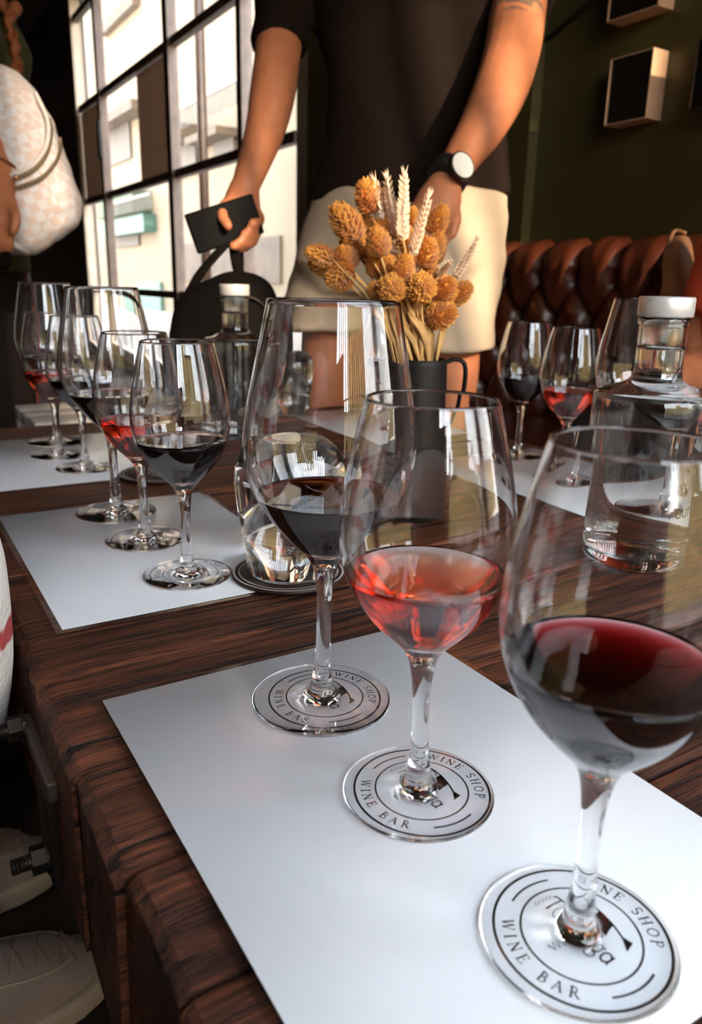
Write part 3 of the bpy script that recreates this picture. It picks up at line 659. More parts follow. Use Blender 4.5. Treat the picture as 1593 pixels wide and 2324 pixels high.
FH = [(575, 275, -20, 260, 200, .80), (385, 490, -38, 330, 200, .79), (165, 760, -78, 230, 140, .78), (190, 850, -70, 230, 140, .80), (330, 935, -105, 240, 180, .79), (380, 780, -25, 210, 170, .80), (560, 520, -20, 170, 120, .83),
      (700, 560, 12, 230, 150, .80), (645, 650, -12, 230, 170, .77), (500, 690, -12, 210, 150, .81), (640, 830, 0, 210, 160, .80), (760, 860, -25, 190, 150, .79), (850, 880, 15, 240, 150, .76), (755, 1030, 0, 190, 185, .75), (640, 1055, -60, 170, 140, .77),
      (935, 460, -5, 180, 100, .84), (1140, 470, 22, 240, 140, .82), (890, 640, 0, 210, 120, .83), (1035, 735, 18, 230, 180, .79), (1120, 680, 20, 210, 130, .82), (1060, 890, 8, 190, 130, .81), (1005, 1020, 0, 215, 190, .75), (1185, 1045, 35, 220, 180, .77), (1310, 1070, 58, 230, 150, .79), (1165, 1250, 75, 240, 180, .77), (420, 660, -30, 200, 150, .83)]
FLAB = {0: 'plump orange dried head standing highest, against the dark t-shirt', 1: 'long orange dried head leaning out over the shorts beneath the t-shirt hem', 2: 'orange dried head leaning farthest towards the hand with the phone', 4: 'drooping orange dried head hanging lowest on the side of the black bag', 16: 'slim orange dried head right under the wristwatch hand', 23: 'orange dried head leaning farthest towards the sofa', 24: 'round orange dried head hanging just above the jug handle'}
for k, (cx_, cy_, an, le, wi, D) in enumerate(FH):
    c = PD(680 + cx_ * S_, 370 + cy_ * S_, D); facing = abs(le - wi) < 26
    ax = CR * math.sin(R(an)) + CU * math.cos(R(an)); ax = (ax * .25 - FWD * .97) if facing else (ax * .93 - FWD * .30)
    Lm = (255 if facing else le * 1.12) * S_ * D / FPX; Wm = wi * 1.30 * S_ * D / FPX
    base = c - ax.normalized() * Lm * .5
    stem_thing('dried_flower', FLAB.get(k, 'bristly orange dried flower head on a straw stalk in the jug vase'), 'dried flower', HEADS[k % 3], ORANGE, base, ax, Lm / 2.0, Wm * .92, 'orange dried flower heads in the vase', .5, k)
WH = [(800, 780, 605, 110, 90, .80), (800, 610, 705, 80, 110, .79), (845, 640, 860, 55, 110, .77), (915, 770, 1075, 225, 110, .77), (1140, 940, 1250, 800, 80, .80), (1275, 950, 1465, 610, 90, .79), (950, 930, 985, 790, 80, .80), (735, 500, 690, 300, 80, .82)]
WLAB = {0: 'pale wheat ear touching the highest orange head', 2: 'tallest upright pale wheat ear in the jug vase', 3: 'pale wheat ear with open bristly tip in front of the watch hand', 4: 'short pale wheat ear beside the outermost one', 5: 'pale wheat ear leaning outermost across the beige shorts', 6: 'short pale wheat ear low among the orange heads'}
for k, (x0, y0, x1, y1, wi, D) in enumerate(WH):
    a = PD(680 + x0 * S_, 370 + y0 * S_, D); b = PD(680 + x1 * S_, 370 + y1 * S_, D - .01); L_ = (b - a).length
    stem_thing('dried_wheat', WLAB.get(k, 'pale dried wheat ear on a straw stalk in the jug vase'), 'dried flower', EARS[k % 2], WHEAT, a, b - a, L_ / 2.1, wi * S_ * D / FPX / .50, 'pale wheat ears in the vase', 2, 50 + k)
#SECTION2
# ================================================================== SOFA
LEA = mat('chestnut_leather', (.085, .019, .007), .33, var=.45, vscale=7, bump=.25, bscale=90, spec=.55)
SY0, SY1 = -.45, 1.95
sofa = thing('sofa', 'tufted chestnut leather sofa along the green wall', 'sofa', (1.40, .75, 0))
BX, ZT = 1.53, .805
buttons = []
for r_ in range(4):
    z = .42 + r_ * .105; y = SY0 + .06 + (.0625 if r_ % 2 else 0)
    while y < SY1 - .03: buttons.append((y, z)); y += .125
def backmesh():
    V, F = [], []; ny, nz = 260, 46
    for j in range(nz + 1):
        v = j / nz
        for i in range(ny + 1):
            y = SY0 + (SY1 - SY0) * i / ny
            if v < .72: z = .33 + (ZT - .05 - .33) * v / .72; x = BX; nrm = Vector((-1, 0, 0))
            else:
                a = (v - .72) / .28 * math.pi * .5; z = ZT - .05 + .05 * math.sin(a); x = BX + .05 * (1 - math.cos(a)); nrm = Vector((-math.cos(a), 0, math.sin(a)))
            d2 = 9; 
            zz_ = min(z, ZT - .02)
            row = (zz_ - .42) / .105; u_ = (y - SY0 - .06) / .0625
            a1 = abs(((u_ + row) / 2) - round((u_ + row) / 2)) * 2; a2 = abs(((u_ - row) / 2) - round((u_ - row) / 2)) * 2
            if row > 3: a1 = a2 = abs(((u_ + 1) / 2) - round((u_ + 1) / 2)) * 2
            e = min(a1, a2); puff = .030 * (1 - (1 - min(1, e * 1.7)) ** 2.2)
            dep = .03 * math.exp(-((a1 * a1 + a2 * a2) * 9)) if row <= 3.2 else 0
            wr = .005 * noise.noise(Vector((y * 26, z * 14, 3))) + .003 * noise.noise(Vector((y * 60, z * 40, 8)))
            p = Vector((x, y, z)) + nrm * (puff - dep + wr); V.append(p)
    for j in range(nz):
        for i in range(ny): q = j * (ny + 1) + i; F.append((q, q + ny + 1, q + ny + 2, q + 1))
    return mesh('back', V, F)
part(sofa, 'backrest', backmesh(), LEA)
part(sofa, 'back_frame', rbox('back_frame', BX + .03, WX - .04, SY0, SY1, .05, ZT - .015, .03, 3), LEA)
part(sofa, 'base', rbox('base', 1.16, BX + .05, SY0, SY1, .07, .24, .02), LEA)
for k in range(3):
    y0 = SY0 + k * .8; part(sofa, 'seat_cushion', rbox('seat_cushion', 1.13, BX + .02, y0 + .003, y0 + .797, .24, .385, .035, 4), LEA)
part(sofa, 'armrest', rbox('armrest', 1.16, WX - .05, SY1, SY1 + .14, .07, .62, .05, 4), LEA)
bm_ = mesh('button', *ball((0, 0, 0), .008, .011, .011, 10, 6))
for (y, z) in buttons: o = obj('button', bm_, LEA, sofa); o.location = Vector((BX + .012, y, z)) - sofa.location
for (x, y) in ((1.2, SY0 + .05), (1.2, SY1 + .08), (1.6, SY0 + .05), (1.6, SY1 + .08)): part(sofa, 'foot', mesh('foot', *tube([(x, y, 0), (x, y, .075)], [.018, .03], 12)), DARKWOOD)
# ================================================================== PICTURES
PALE = mat('pale_frame_wood', (.55, .33, .20), .5, var=.12, vscale=30)
PICB = mat('picture_black', (.010, .008, .006), .25, coat=.3)
def picture(x0, y0, x1, y1, label, dark=False):
    d = .055; xf = WX - d; a = PX(x0, (y0[0] + y0[1]) / 2, xf); b = PX(x1, (y1[0] + y1[1]) / 2, xf)
    zt = (PX(x0, y0[0], xf).z + PX(x1, y1[0], xf).z) / 2; zb = (PX(x0, y0[1], xf).z + PX(x1, y1[1], xf).z) / 2; ya, yb = min(a.y, b.y), max(a.y, b.y)
    fe = .0025; t = thing('picture_frame', label, 'picture frame', (WX, (ya + yb) / 2, zb), group='box frames on the green wall')
    part(t, 'frame', boxes('frame', [(xf, WX - .001, ya, ya + fe, zb, zt), (xf, WX - .001, yb - fe, yb, zb, zt), (xf, WX - .001, ya + fe, yb - fe, zb, zb + fe), (xf, WX - .001, ya + fe, yb - fe, zt - fe, zt)]), DARKWOOD if dark else PALE)
    part(t, 'print', boxes('print', [(xf + .004, xf + .006, ya + fe, yb - fe, zb + fe, zt - fe)]), PICB)
    part(t, 'glazing', boxes('glazing', [(xf + .0015, xf + .0017, ya + fe, yb - fe, zb + fe, zt - fe)]), PANE)
picture(1378, (137, 288), 1475, (110, 262), 'square black picture in a pale-sided box frame above the sofa')
picture(1385, (-110, 46), 1503, (-150, 12), 'black picture in a pale box frame, upper one above the sofa')
picture(1572, (92, 250), 1690, (60, 225), 'dark-framed black picture beside the pale box frame', True)
# ================================================================== PEOPLE
def r2(px, D): return px * D / FPX
def limb(pts, seg=16, sq=1.0):
    P = [PD(x, y, D) for x, y, D, r_ in pts]; Rr = [(r2(r_, D), r2(r_, D) * sq) for x, y, D, r_ in pts]
    P, Rr = smoothpath(P, Rr, 4); return cat(tube(P, Rr, seg), ball(P[0], Rr[0][0]), ball(P[-1], Rr[-1][0]))
def fing(P, r0, r1):
    n = len(P); pp, rr = smoothpath(P, [(r0 + (r1 - r0) * i / (n - 1),) * 2 for i in range(n)], 4); return cat(tube(pp, rr, 10), ball(pp[-1], r1, seg=10, rings=7), ball(pp[0], r0, seg=10, rings=7))
def ring_loft(rings, rt, fw, seg=40, cap=True):
    """rings: (center, half width, half depth, [zfun])"""
    V, F = [], []
    for (c, a, b, *zf) in rings:
        for k in range(seg):
            t = 2 * math.pi * k / seg; V.append(Vector(c) + rt * (a * math.copysign(abs(math.cos(t)) ** .85, math.cos(t))) + fw * (b * math.sin(t)) + UPZ * (zf[0](t) if zf else 0))
    n = len(rings)
    for i in range(n - 1):
        for k in range(seg): j = (k + 1) % seg; F.append((i * seg + k, i * seg + j, (i + 1) * seg + j, (i + 1) * seg + k))
    if cap:
        for b_, fl in ((0, 1), ((n - 1) * seg, 0)):
            c = sum((V[b_ + k] for k in range(seg)), Vector()) / seg; V.append(c); q = len(V) - 1
            for k in range(seg): j = (k + 1) % seg; F.append((q, b_ + j, b_ + k) if fl else (q, b_ + k, b_ + j))
    return V, F
TO = -FWD0                       # towards the lens
def ell(c, ax, rad, seg=22, rings=14):
    V, F = ball((0, 0, 0), 1, seg=seg, rings=rings); return [Vector(c) + ax[0] * (v.x * rad[0]) + ax[1] * (v.y * rad[1]) + ax[2] * (v.z * rad[2]) for v in V], F
def head_parts(c, fw, rt, s=1.0):
    """skin pieces of a head centred on c, facing fw"""
    A3 = (rt, fw, UPZ); L = [ell(c + UPZ * .02 * s - fw * .008, A3, (.074 * s, .094 * s, .098 * s)), ell(c + fw * .022 * s - UPZ * .045 * s, A3, (.056 * s, .068 * s, .075 * s))]
    L.append(fing([c + fw * .084 * s + UPZ * .012, c + fw * .100 * s - UPZ * .018, c + fw * .084 * s - UPZ * .026], .008, .0105))
    for q_ in (-1, 1): L.append(ell(c + rt * (q_ * .074 * s) - UPZ * .005 - fw * .005, A3, (.009, .018, .030), 10, 7))
    L.append(ell(c + fw * .082 * s - UPZ * .058 * s, A3, (.024, .010, .009), 12, 8))
    return L
def face(t, c, fw, rt, s=1.0):
    for q_ in (-1, 1):
        p = c + rt * (q_ * .032 * s) + fw * .080 * s + UPZ * .012
        e_ = part(t, 'eye', mesh('eye', *ell(p, (rt, fw, UPZ), (.013, .008, .008), 12, 8)), mat('eye_white', (.7, .66, .62), .3)); part(e_, 'iris', mesh('iris', *ell(p + fw * .0055, (rt, fw, UPZ), (.0055, .0035, .0055), 10, 6)), HAIR)
        part(t, 'eyebrow', mesh('eyebrow', *tube([p + rt * -.016 + UPZ * .017 + fw * .006, p + UPZ * .021 + fw * .009, p + rt * .016 + UPZ * .017 + fw * .004], [.002, .0032, .002], 8)), HAIR)
    part(t, 'lips', mesh('lips', *ell(c + fw * .0885 * s - UPZ * .058 * s, (rt, fw, UPZ), (.021, .0045, .006), 12, 8)), mat('lips', (.35, .10, .07), .5))
def hair_cap(c, fw, rt, s=1.0): return [ell(c + UPZ * .040 * s - fw * .022 * s, (rt, fw, UPZ), (.083 * s, .096 * s, .094 * s))]
HAIR = mat('dark_hair', (.02, .012, .008), .6, bump=.6, bscale=150)
# ---------------------------------------------------------------- standing man
SHIRT = mat('charcoal_tshirt', (.0135, .0078, .0052), .9, bump=.35, bscale=40, bdist=.006, spec=.1)
SHORTS = mat('beige_shorts', (.47, .36, .25), .85, var=.06, vscale=12, bump=.3, bscale=26, bdist=.006)
LD, RD = PD(735, 760, 1.62), PD(1024, 800, 1.60)
man = thing('person', 'standing man in charcoal t-shirt and beige shorts holding a phone and black bag', 'person', ((LD.x + RD.x) / 2, (LD.y + RD.y) / 2, 0))
DT = 1.66
armL = [(690, -110, 1.67, 52), (646, -30, 1.65, 52), (635, 70, 1.63, 54), (628, 140, 1.61, 52), (618, 215, 1.59, 52), (603, 290, 1.57, 46), (578, 365, 1.54, 38), (556, 425, 1.52, 32)]
armR = [(1145, -120, 1.65, 56), (1180, -40, 1.59, 60), (1172, 50, 1.53, 64), (1160, 125, 1.48, 64), (1135, 205, 1.44, 62), (1096, 285, 1.40, 54), (1050, 355, 1.37, 43), (1018, 405, 1.35, 36)]
skin = [limb(armL), limb(armR)]
for Lx, base in ((LD, -1), (RD, 1)):
    z0 = Lx.z + .07; P = [Vector((Lx.x, Lx.y, z0)), Vector((Lx.x, Lx.y, .55)), Vector((Lx.x, Lx.y, .46)), Vector((Lx.x, Lx.y, .32)), Vector((Lx.x, Lx.y, .10)), Vector((Lx.x, Lx.y, .05))]
    pp, rr = smoothpath(P, [(.056, .056), (.060, .060), (.056, .056), (.058, .058), (.038, .038), (.040, .040)], 4); skin.append(tube(pp, rr, 16))
hc = PD(925, -420, 1.62); skin += head_parts(hc, TO, RIGHT)
sh = PD(925, -210, 1.66); skin.append(tube([sh - UPZ * .06, hc - UPZ * .05], [.060, .054], 16))
skin.append(ring_loft([(PD(925, 420, DT), .14, .09), (PD(940, 250, DT), .165, .10), (PD(925, 50, DT), .17, .10), (PD(925, -110, DT), .165, .085), (PD(925, -190, DT), .07, .05)], RIGHT, TO))
skin.append(ring_loft([(LD.lerp(RD, .5) + UPZ * .12, .13, .08), (PD(925, 400, DT), .145, .09)], RIGHT, TO))
# hand holding the phone and the bag loop
def q(px, py, D): return PD(px, py, D)
hl = [tube(*smoothpath([q(556, 420, 1.52), q(550, 452, 1.515), q(545, 485, 1.51)], [(.029, .024), (.036, .024), (.041, .022)], 4), 14, True, CR), ball(q(545, 488, 1.51), .034, .03, .028)]
hl.append(fing([q(524, 455, 1.50), q(508, 470, 1.475), q(505, 492, 1.455), q(517, 512, 1.447)], .0125, .0105))          # thumb over the phone
for i, (ax_, ay_, bx_, by_, ex, ey) in enumerate(((576, 478, 590, 500, 572, 508), (570, 492, 584, 528, 556, 530), (562, 500, 574, 550, 545, 548), (550, 505, 556, 562, 530, 558))):
    hl.append(fing([q(ax_, ay_, 1.525), q((ax_ + bx_) / 2 + 4, (ay_ + by_) / 2, 1.525), q(bx_, by_, 1.50), q(ex, ey, 1.462)], .0105, .0095))
hr = [tube(*smoothpath([q(1014, 408, 1.35), q(998, 450, 1.34), q(980, 500, 1.335), q(972, 528, 1.335)], [(.028, .022), (.040, .022), (.044, .020), (.042, .018)], 4), 14, True, CR)]
for i, (ax_, bx_, ex, le) in enumerate(((942, 930, 934, 596), (962, 954, 956, 612), (984, 980, 978, 606), (1006, 1004, 996, 590))):
    hr.append(fing([q(ax_, 518, 1.335), q(bx_, 560, 1.325), q(ex, le, 1.335)], .0105, .0088))
hr.append(fing([q(1016, 448, 1.34), q(1034, 490, 1.325), q(1026, 530, 1.318)], .0125, .0100))
def man_skin_mat():
    mt = SKIN.copy(); mt.name = 'skin_tattooed'; n = mt.node_tree.nodes; L = mt.node_tree.links; b = n['Principled BSDF']
    src = b.inputs['Base Color'].links[0].from_socket; t = n.new('ShaderNodeTexCoord'); c = q(1180, 5, 1.49) - Vector(man.location)
    vm = n.new('ShaderNodeVectorMath'); vm.operation = 'DISTANCE'; L.new(t.outputs['Object'], vm.inputs[0]); vm.inputs[1].default_value = c
    nz = n.new('ShaderNodeTexWave'); nz.wave_type = 'BANDS'; nz.bands_direction = 'DIAGONAL'; nz.inputs['Scale'].default_value = 7; nz.inputs['Distortion'].default_value = 9; nz.inputs['Detail'].default_value = 1; nz.inputs['Detail Scale'].default_value = 2; L.new(t.outputs['Object'], nz.inputs[0])
    lt = n.new('ShaderNodeMapRange'); L.new(vm.outputs['Value'], lt.inputs[0]); lt.inputs[1].default_value = .058; lt.inputs[2].default_value = .042
    th = n.new('ShaderNodeMapRange'); L.new(nz.outputs[0], th.inputs[0]); th.inputs[1].default_value = .38; th.inputs[2].default_value = .52; th.inputs[3].default_value = 0; th.inputs[4].default_value = .85
    mu = n.new('ShaderNodeMath'); mu.operation = 'MULTIPLY'; L.new(lt.outputs[0], mu.inputs[0]); L.new(th.outputs[0], mu.inputs[1])
    mx = n.new('ShaderNodeMixRGB'); L.new(mu.outputs[0], mx.inputs[0]); L.new(src, mx.inputs[1]); mx.inputs[2].default_value = (.10, .085, .065, 1); L.new(mx.outputs[0], b.inputs['Base Color']); return mt
body = part(man, 'body', remesh('body', skin + hl + hr, .0055, 3), man_skin_mat())
# t-shirt
hemf = lambda t: -.030 * max(0, math.sin(t)) + .012 * math.cos(t) + .006 * math.sin(5 * t)
torso = [(PD(925, 448, DT), .222, .150, hemf), (PD(925, 425, DT), .216, .146, hemf), (PD(936, 375, DT), .206, .138), (PD(945, 300, DT), .196, .130), (PD(945, 200, DT), .196, .130), (PD(930, 80, DT), .205, .135), (PD(925, -60, DT), .215, .135), (PD(925, -150, DT), .20, .115), (PD(925, -205, DT), .10, .08)]
def open_tube(pts, seg=20):
    P = [PD(x, y, D) for x, y, D, r_ in pts]; Rr = [(r2(r_, D),) * 2 for x, y, D, r_ in pts]; P, Rr = smoothpath(P, Rr, 4); return tube(P, Rr, seg)
sl = open_tube([(720, -150, 1.67, 85), (650, -60, 1.65, 74), (638, 50, 1.635, 64), (636, 108, 1.625, 65)]); sr = open_tube([(1110, -160, 1.66, 90), (1180, -90, 1.62, 84), (1184, -40, 1.585, 80), (1176, 12, 1.555, 79)])
me = remesh('tshirt', [ring_loft(torso, RIGHT, TO), sl, sr], .008, 4)
displace(me, lambda c: .007 * (noise.noise(c * 7 + Vector((3, 1, 0))) + .5 * noise.noise(Vector((c.x * 6, c.y * 6, c.z * 22)))))
part(man, 'tshirt', me, SHIRT)
# shorts
wst = ring_loft([(PD(925, 380, DT), .19, .125), (PD(918, 450, DT), .20, .13), (LD.lerp(RD, .5) + UPZ * .16, .195, .125), (LD.lerp(RD, .5) + UPZ * .10, .17, .11)], RIGHT, TO)
def legloft(top, hem, w0, w1, slope): return ring_loft([(top, w0, .115), (top.lerp(hem, .4), w0 * .98, .115), (top.lerp(hem, .8), w1, .112), (hem, w1, .112, slope)], RIGHT, TO)
lg = [legloft(PD(815, 470, 1.66), PD(725, 748, 1.62), .10, .098, lambda t: 0), legloft(PD(1040, 440, 1.65), PD(1022, 793, 1.60), .105, .090, lambda t: 0)]
me = remesh('shorts', [wst] + lg, .008, 4)
displace(me, lambda c: .004 * noise.noise(Vector((c.x * 9, c.y * 9, c.z * 26))) + .003 * noise.noise(c * 14))
part(man, 'shorts', me, SHORTS)
part(man, 'hair', remesh('hair', hair_cap(hc, TO, RIGHT), .006, 1), HAIR); face(man, hc, TO, RIGHT)
SHOE = mat('shoe_canvas', (.27, .19, .14), .8, var=.12, vscale=20, bump=.2, bscale=200); SOLE = mat('shoe_rubber', (.36, .26, .17), .6, var=.1); LACE = mat('shoe_lace', (.22, .15, .11), .85)
def shoe(parent, ankle, d, s=1.0, label=None, detailed=False):
    """ankle xy on floor, d: toe direction"""
    d = Vector((d[0], d[1], 0)).normalized(); sd = Vector((-d.y, d.x, 0)); A = Vector((ankle[0], ankle[1], 0))
    prof = [(-.065, .028, .000), (-.055, .034, 0), (-.02, .036, 0), (.03, .038, 0), (.08, .044, 0), (.12, .046, 0), (.155, .043, 0), (.18, .034, 0), (.198, .018, 0)]
    def lay(z, g): return [A + d * (x * s + (g if x > .19 else -g if x < -.06 else 0)) + sd * 0 for x, w_, _ in prof]
    def outline(g, z):
        L = [A + d * ((x + (g if x > .1 else 0)) * s) + sd * ((w_ + g) * s) + UPZ * z for x, w_, _ in prof]; Rr = [A + d * ((x + (g if x > .1 else 0)) * s) - sd * ((w_ + g) * s) + UPZ * z for x, w_, _ in reversed(prof)]
        return L + Rr
    def stack(layers):
        V, F = [], []; n = len(layers[0])
        for l in layers: V += l
        for i in range(len(layers) - 1):
            for k in range(n): j = (k + 1) % n; F.append((i * n + k, i * n + j, (i + 1) * n + j, (i + 1) * n + k))
        for b_ in (0, (len(layers) - 1) * n):
            c = sum(V[b_:b_ + n], Vector()) / n; V.append(c); q_ = len(V) - 1
            for k in range(n): F.append((q_, b_ + k, b_ + (k + 1) % n))
        return V, F
    so = remesh('sole', [stack([outline(.000, .001), outline(.004, .004), outline(.005, .022), outline(.002, .030)])], .004, 2)
    pp, rr = smoothpath([A - d * .035 * s + UPZ * .06, A + d * .03 * s + UPZ * .058, A + d * .09 * s + UPZ * .05, A + d * .15 * s + UPZ * .037, A + d * .182 * s + UPZ * .030], [(.036, .055), (.037, .050), (.041, .038), (.039, .027), (.018, .012)], 5)
    up = remesh('upper', [tube(pp, [(a * s, b * s) for a, b in rr], 24, True, sd), tube([A - d * .005 + UPZ * .05, A - d * .02 + UPZ * .115], [.046 * s, .044 * s], 18), stack([outline(-.004, .012), outline(-.003, .034)])], .0045, 4)
    root = parent
    while root.parent: root = root.parent
    u = part(parent, 'shoe', up, SHOE)
    if label: u['label'] = label
    part(u, 'sole', so, SOLE)
    def zf(x, y=0):
        for (x0, c0, b0), (x1, c1, b1) in zip(((-.1, .06, .055), (.03, .058, .05), (.09, .05, .038), (.15, .037, .027)), ((.03, .058, .05), (.09, .05, .038), (.15, .037, .027), (.19, .028, .012))):
            if x <= x1: break
        f = (x - x0) / (x1 - x0); return c0 + (c1 - c0) * f + (b0 + (b1 - b0) * f) * math.sqrt(max(0, 1 - (y / .041) ** 2))
    for i in range(5 if detailed else 3):
        x = (.052 + i * .0235) * s
        for q_ in (-1, 1):
            a = A + d * x + sd * (q_ * .024 * s) + UPZ * zf(x, .024); b = A + d * (x + .016) - sd * (q_ * .024 * s) + UPZ * zf(x + .016, .024); mid_ = A + d * (x + .008) + UPZ * (zf(x + .008) + .003)
            pp_, rr_ = smoothpath([a, mid_, b], [(.0042, .0018)] * 3, 4); part(u, 'lace', mesh('lace', *tube(pp_, rr_, 8, True, d)), LACE)
    if detailed:
        for q_ in (-1, 1):
            pts = [A + d * x * s + sd * (q_ * w_ * s) + UPZ * (zf(x, w_) + .0006) for x, w_ in ((.04, .030), (.08, .031), (.125, .030), (.155, .022), (.168, .0))]
            pp_, rr_ = smoothpath(pts, [.0018] * 5, 5); part(u, 'seam', mesh('seam', *tube(pp_, rr_, 6)), SOLE)
    return u
for Lx in (LD, RD): shoe(man, (Lx.x, Lx.y), (TO.x, TO.y))
# watch
wc = q(1019, 398, 1.345); ax_ = (q(1050, 355, 1.37) - q(1014, 408, 1.35)).normalized()
wt = part(man, 'watch', mesh('watch', *tube([wc - ax_ * .014, wc - ax_ * .012, wc + ax_ * .012, wc + ax_ * .014], [.0325, .036, .036, .0325], 28)), mat('watch_strap', (.012, .010, .010), .5)); wt['label'] = 'wristwatch with white and grey dial'
fn = (CAMLOC - wc).normalized(); fn = (fn - ax_ * fn.dot(ax_)).normalized(); fn = (fn + ax_.cross(fn) * .25).normalized(); wcf = wc + fn * .034
def disc(c, nrm, r_, th): return tube([c, c + nrm * th], r_, 32)
part(wt, 'case', mesh('case', *disc(wcf - fn * .002, fn, .0245, .008), False), STEEL); part(wt, 'dial', mesh('dial', *disc(wcf + fn * .006, fn, .0215, .0008), False), mat('watch_dial', (.80, .78, .72), .25, .0, coat=.6))
# phone
pa, pb_ = q(433, 533, 1.455), q(586, 484, 1.480); pax = (pb_ - pa).normalized(); pn = (-FWD - pax * (-FWD).dot(pax)).normalized(); pn = (pn - CU * .45).normalized(); pn = (pn - pax * pn.dot(pax)).normalized(); pw = pax.cross(pn)
pc = pa.lerp(pb_, .5) + pw * 0
ph = thing('phone', 'black phone held in the hand of the standing man', 'phone', pc)
M_ = Matrix((pax, pw, pn)).transposed().to_4x4(); M_.translation = pc
PL = (pb_ - pa).length
me = rbox('body', -PL / 2, PL / 2, -.037, .037, -.0045, .0045, .004, 3); me.transform(M_); part(ph, 'case', me, mat('phone_case', (.006, .005, .004), .7, spec=.06))
me = boxes('screen', [(-PL / 2 + .004, PL / 2 - .004, -.033, .033, .0046, .0050)]); me.transform(M_); part(ph, 'screen', me, mat('phone_screen', (.004, .003, .003), .5, spec=.06))
# black bag
bo = [(478, 640), (520, 618), (575, 622), (612, 645), (632, 690), (645, 760), (652, 840), (640, 900), (560, 925), (450, 915), (392, 870), (384, 800), (390, 740), (405, 690), (440, 660)]
bo = catmull(bo + bo[:1], 4)[:-1]; out_ = [PD(x, y, 1.50) for x, y in bo]
bag = thing('black_bag', 'soft black bag hanging by its loop from the hand with the phone', 'bag', sum(out_, Vector()) / len(out_))
me = remesh('body', [pillow(out_, FWD, .085, 11)], .008, 2)
displace(me, lambda c: .008 * noise.noise(c * 11))
part(bag, 'body', me, BLACK)
def strap(pts, a, b): pp_, rr_ = smoothpath([PD(*p) for p in pts], [(a, b)] * len(pts), 5); return mesh('strap', *tube(pp_, rr_, 10, True, CR))
part(bag, 'strap', strap([(428, 668, 1.47), (452, 625, 1.46), (480, 590, 1.465), (512, 556, 1.475), (530, 543, 1.485)], .009, .003), BLACK)
part(bag, 'strap', strap([(545, 632, 1.49), (538, 600, 1.485), (533, 570, 1.485), (532, 545, 1.488)], .011, .004), BLACK)
part(bag, 'zip', strap([(455, 690, 1.425), (510, 672, 1.412), (570, 676, 1.415), (606, 700, 1.43)], .003, .002), STEEL)
# ---------------------------------------------------------------- person with the backpack
OLIVE = mat('olive_jacket', (.045, .045, .014), .85, var=.2, vscale=15, bump=.3, bscale=30, bdist=.004); TROU = mat('dark_trousers', (.018, .012, .010), .85, spec=.15)
pc2 = PD(-150, 600, 1.85); pl = thing('person', 'standing person in olive jacket with copper hair carrying the checkered backpack', 'person', (pc2.x, pc2.y, 0))
G2 = Vector((pc2.x, pc2.y, 0)); rt2 = Vector((.95, -.30, 0)).normalized(); fw2 = Vector((-.30, -.95, 0)).normalized()
sk = [limb([(-70, 40, 1.62, 44), (-52, 140, 1.58, 40), (-30, 240, 1.54, 40), (-14, 330, 1.50, 40), (-6, 400, 1.48, 38), (2, 450, 1.46, 32)])]
sk.append(tube(*smoothpath([q(2, 446, 1.46), q(4, 480, 1.45), q(4, 515, 1.45)], [(.027, .022), (.034, .022), (.032, .02)], 4), 14, True, CR))
for i in range(4): sk.append(fing([q(-24 + i * 16, 508, 1.45), q(-26 + i * 16, 545, 1.445), q(-22 + i * 14, 570, 1.465)], .0098, .0085))
sk.append(fing([q(24, 462, 1.445), q(36, 495, 1.43), q(30, 525, 1.43)], .0105, .009))
h2 = G2 + UPZ * 1.56; sk += head_parts(h2, fw2, rt2, .95); sk.append(tube([G2 + UPZ * 1.34, h2 - UPZ * .03], [.052, .048], 14)); sk.append(ring_loft([(G2 + UPZ * .85, .14, .09), (G2 + UPZ * 1.1, .13, .09), (G2 + UPZ * 1.32, .13, .07)], rt2, fw2))
for s_ in (-1, 1): sk.append(tube(*smoothpath([G2 + rt2 * s_ * .085 + UPZ * .86, G2 + rt2 * s_ * .09 + UPZ * .48, G2 + rt2 * s_ * .09 + UPZ * .08], [(.08, .08), (.055, .055), (.04, .04)], 4), 14))
armo = [PD(-120, -60, 1.75), PD(-70, 40, 1.62)]
sk.append(tube([G2 - rt2 * .19 + UPZ * 1.30, G2 - rt2 * .24 + UPZ * 1.02, G2 - rt2 * .22 + UPZ * .78], [.05, .042, .03], 14)); sk.append(tube([G2 + rt2 * .14 + UPZ * 1.32, PD(-70, 40, 1.62)], [.055, .048], 14))
part(pl, 'body', remesh('body', sk, .0055, 3), SKIN)
me = remesh('jacket', [ring_loft([(G2 + UPZ * .72, .22, .15), (G2 + UPZ * .95, .19, .14), (G2 + UPZ * 1.2, .20, .14), (G2 + UPZ * 1.33, .19, .12), (G2 + UPZ * 1.40, .09, .08)], rt2, fw2), tube([G2 + rt2 * .12 + UPZ * 1.32, PD(-85, 20, 1.64), PD(-62, 100, 1.60)], [.085, .068, .062], 16), tube([G2 - rt2 * .17 + UPZ * 1.31, G2 - rt2 * .24 + UPZ * 1.02, G2 - rt2 * .22 + UPZ * .82], [.08, .06, .055], 16),
    tube([G2 + rt2 * .05 + UPZ * 1.35, PD(-10, 70, 1.78), PD(22, 130, 1.74), PD(20, 200, 1.72)], [.08, .055, .05, .04], 16)], .008, 3); part(pl, 'jacket', me, OLIVE)
tz = G2 + UPZ * .9
part(pl, 'trousers', remesh('trousers', [ring_loft([(G2 + UPZ * .98, .17, .12), (G2 + UPZ * .80, .19, .13)], rt2, fw2)] + [tube([G2 + rt2 * s_ * .10 + UPZ * .86, G2 + rt2 * s_ * .12 + UPZ * .5, G2 + rt2 * s_ * .12 + UPZ * .1], [.10, .085, .075], 16) for s_ in (-1, 1)], .01, 3), TROU)
REDP = mat('red_piping', (.09, .006, .006), .7)
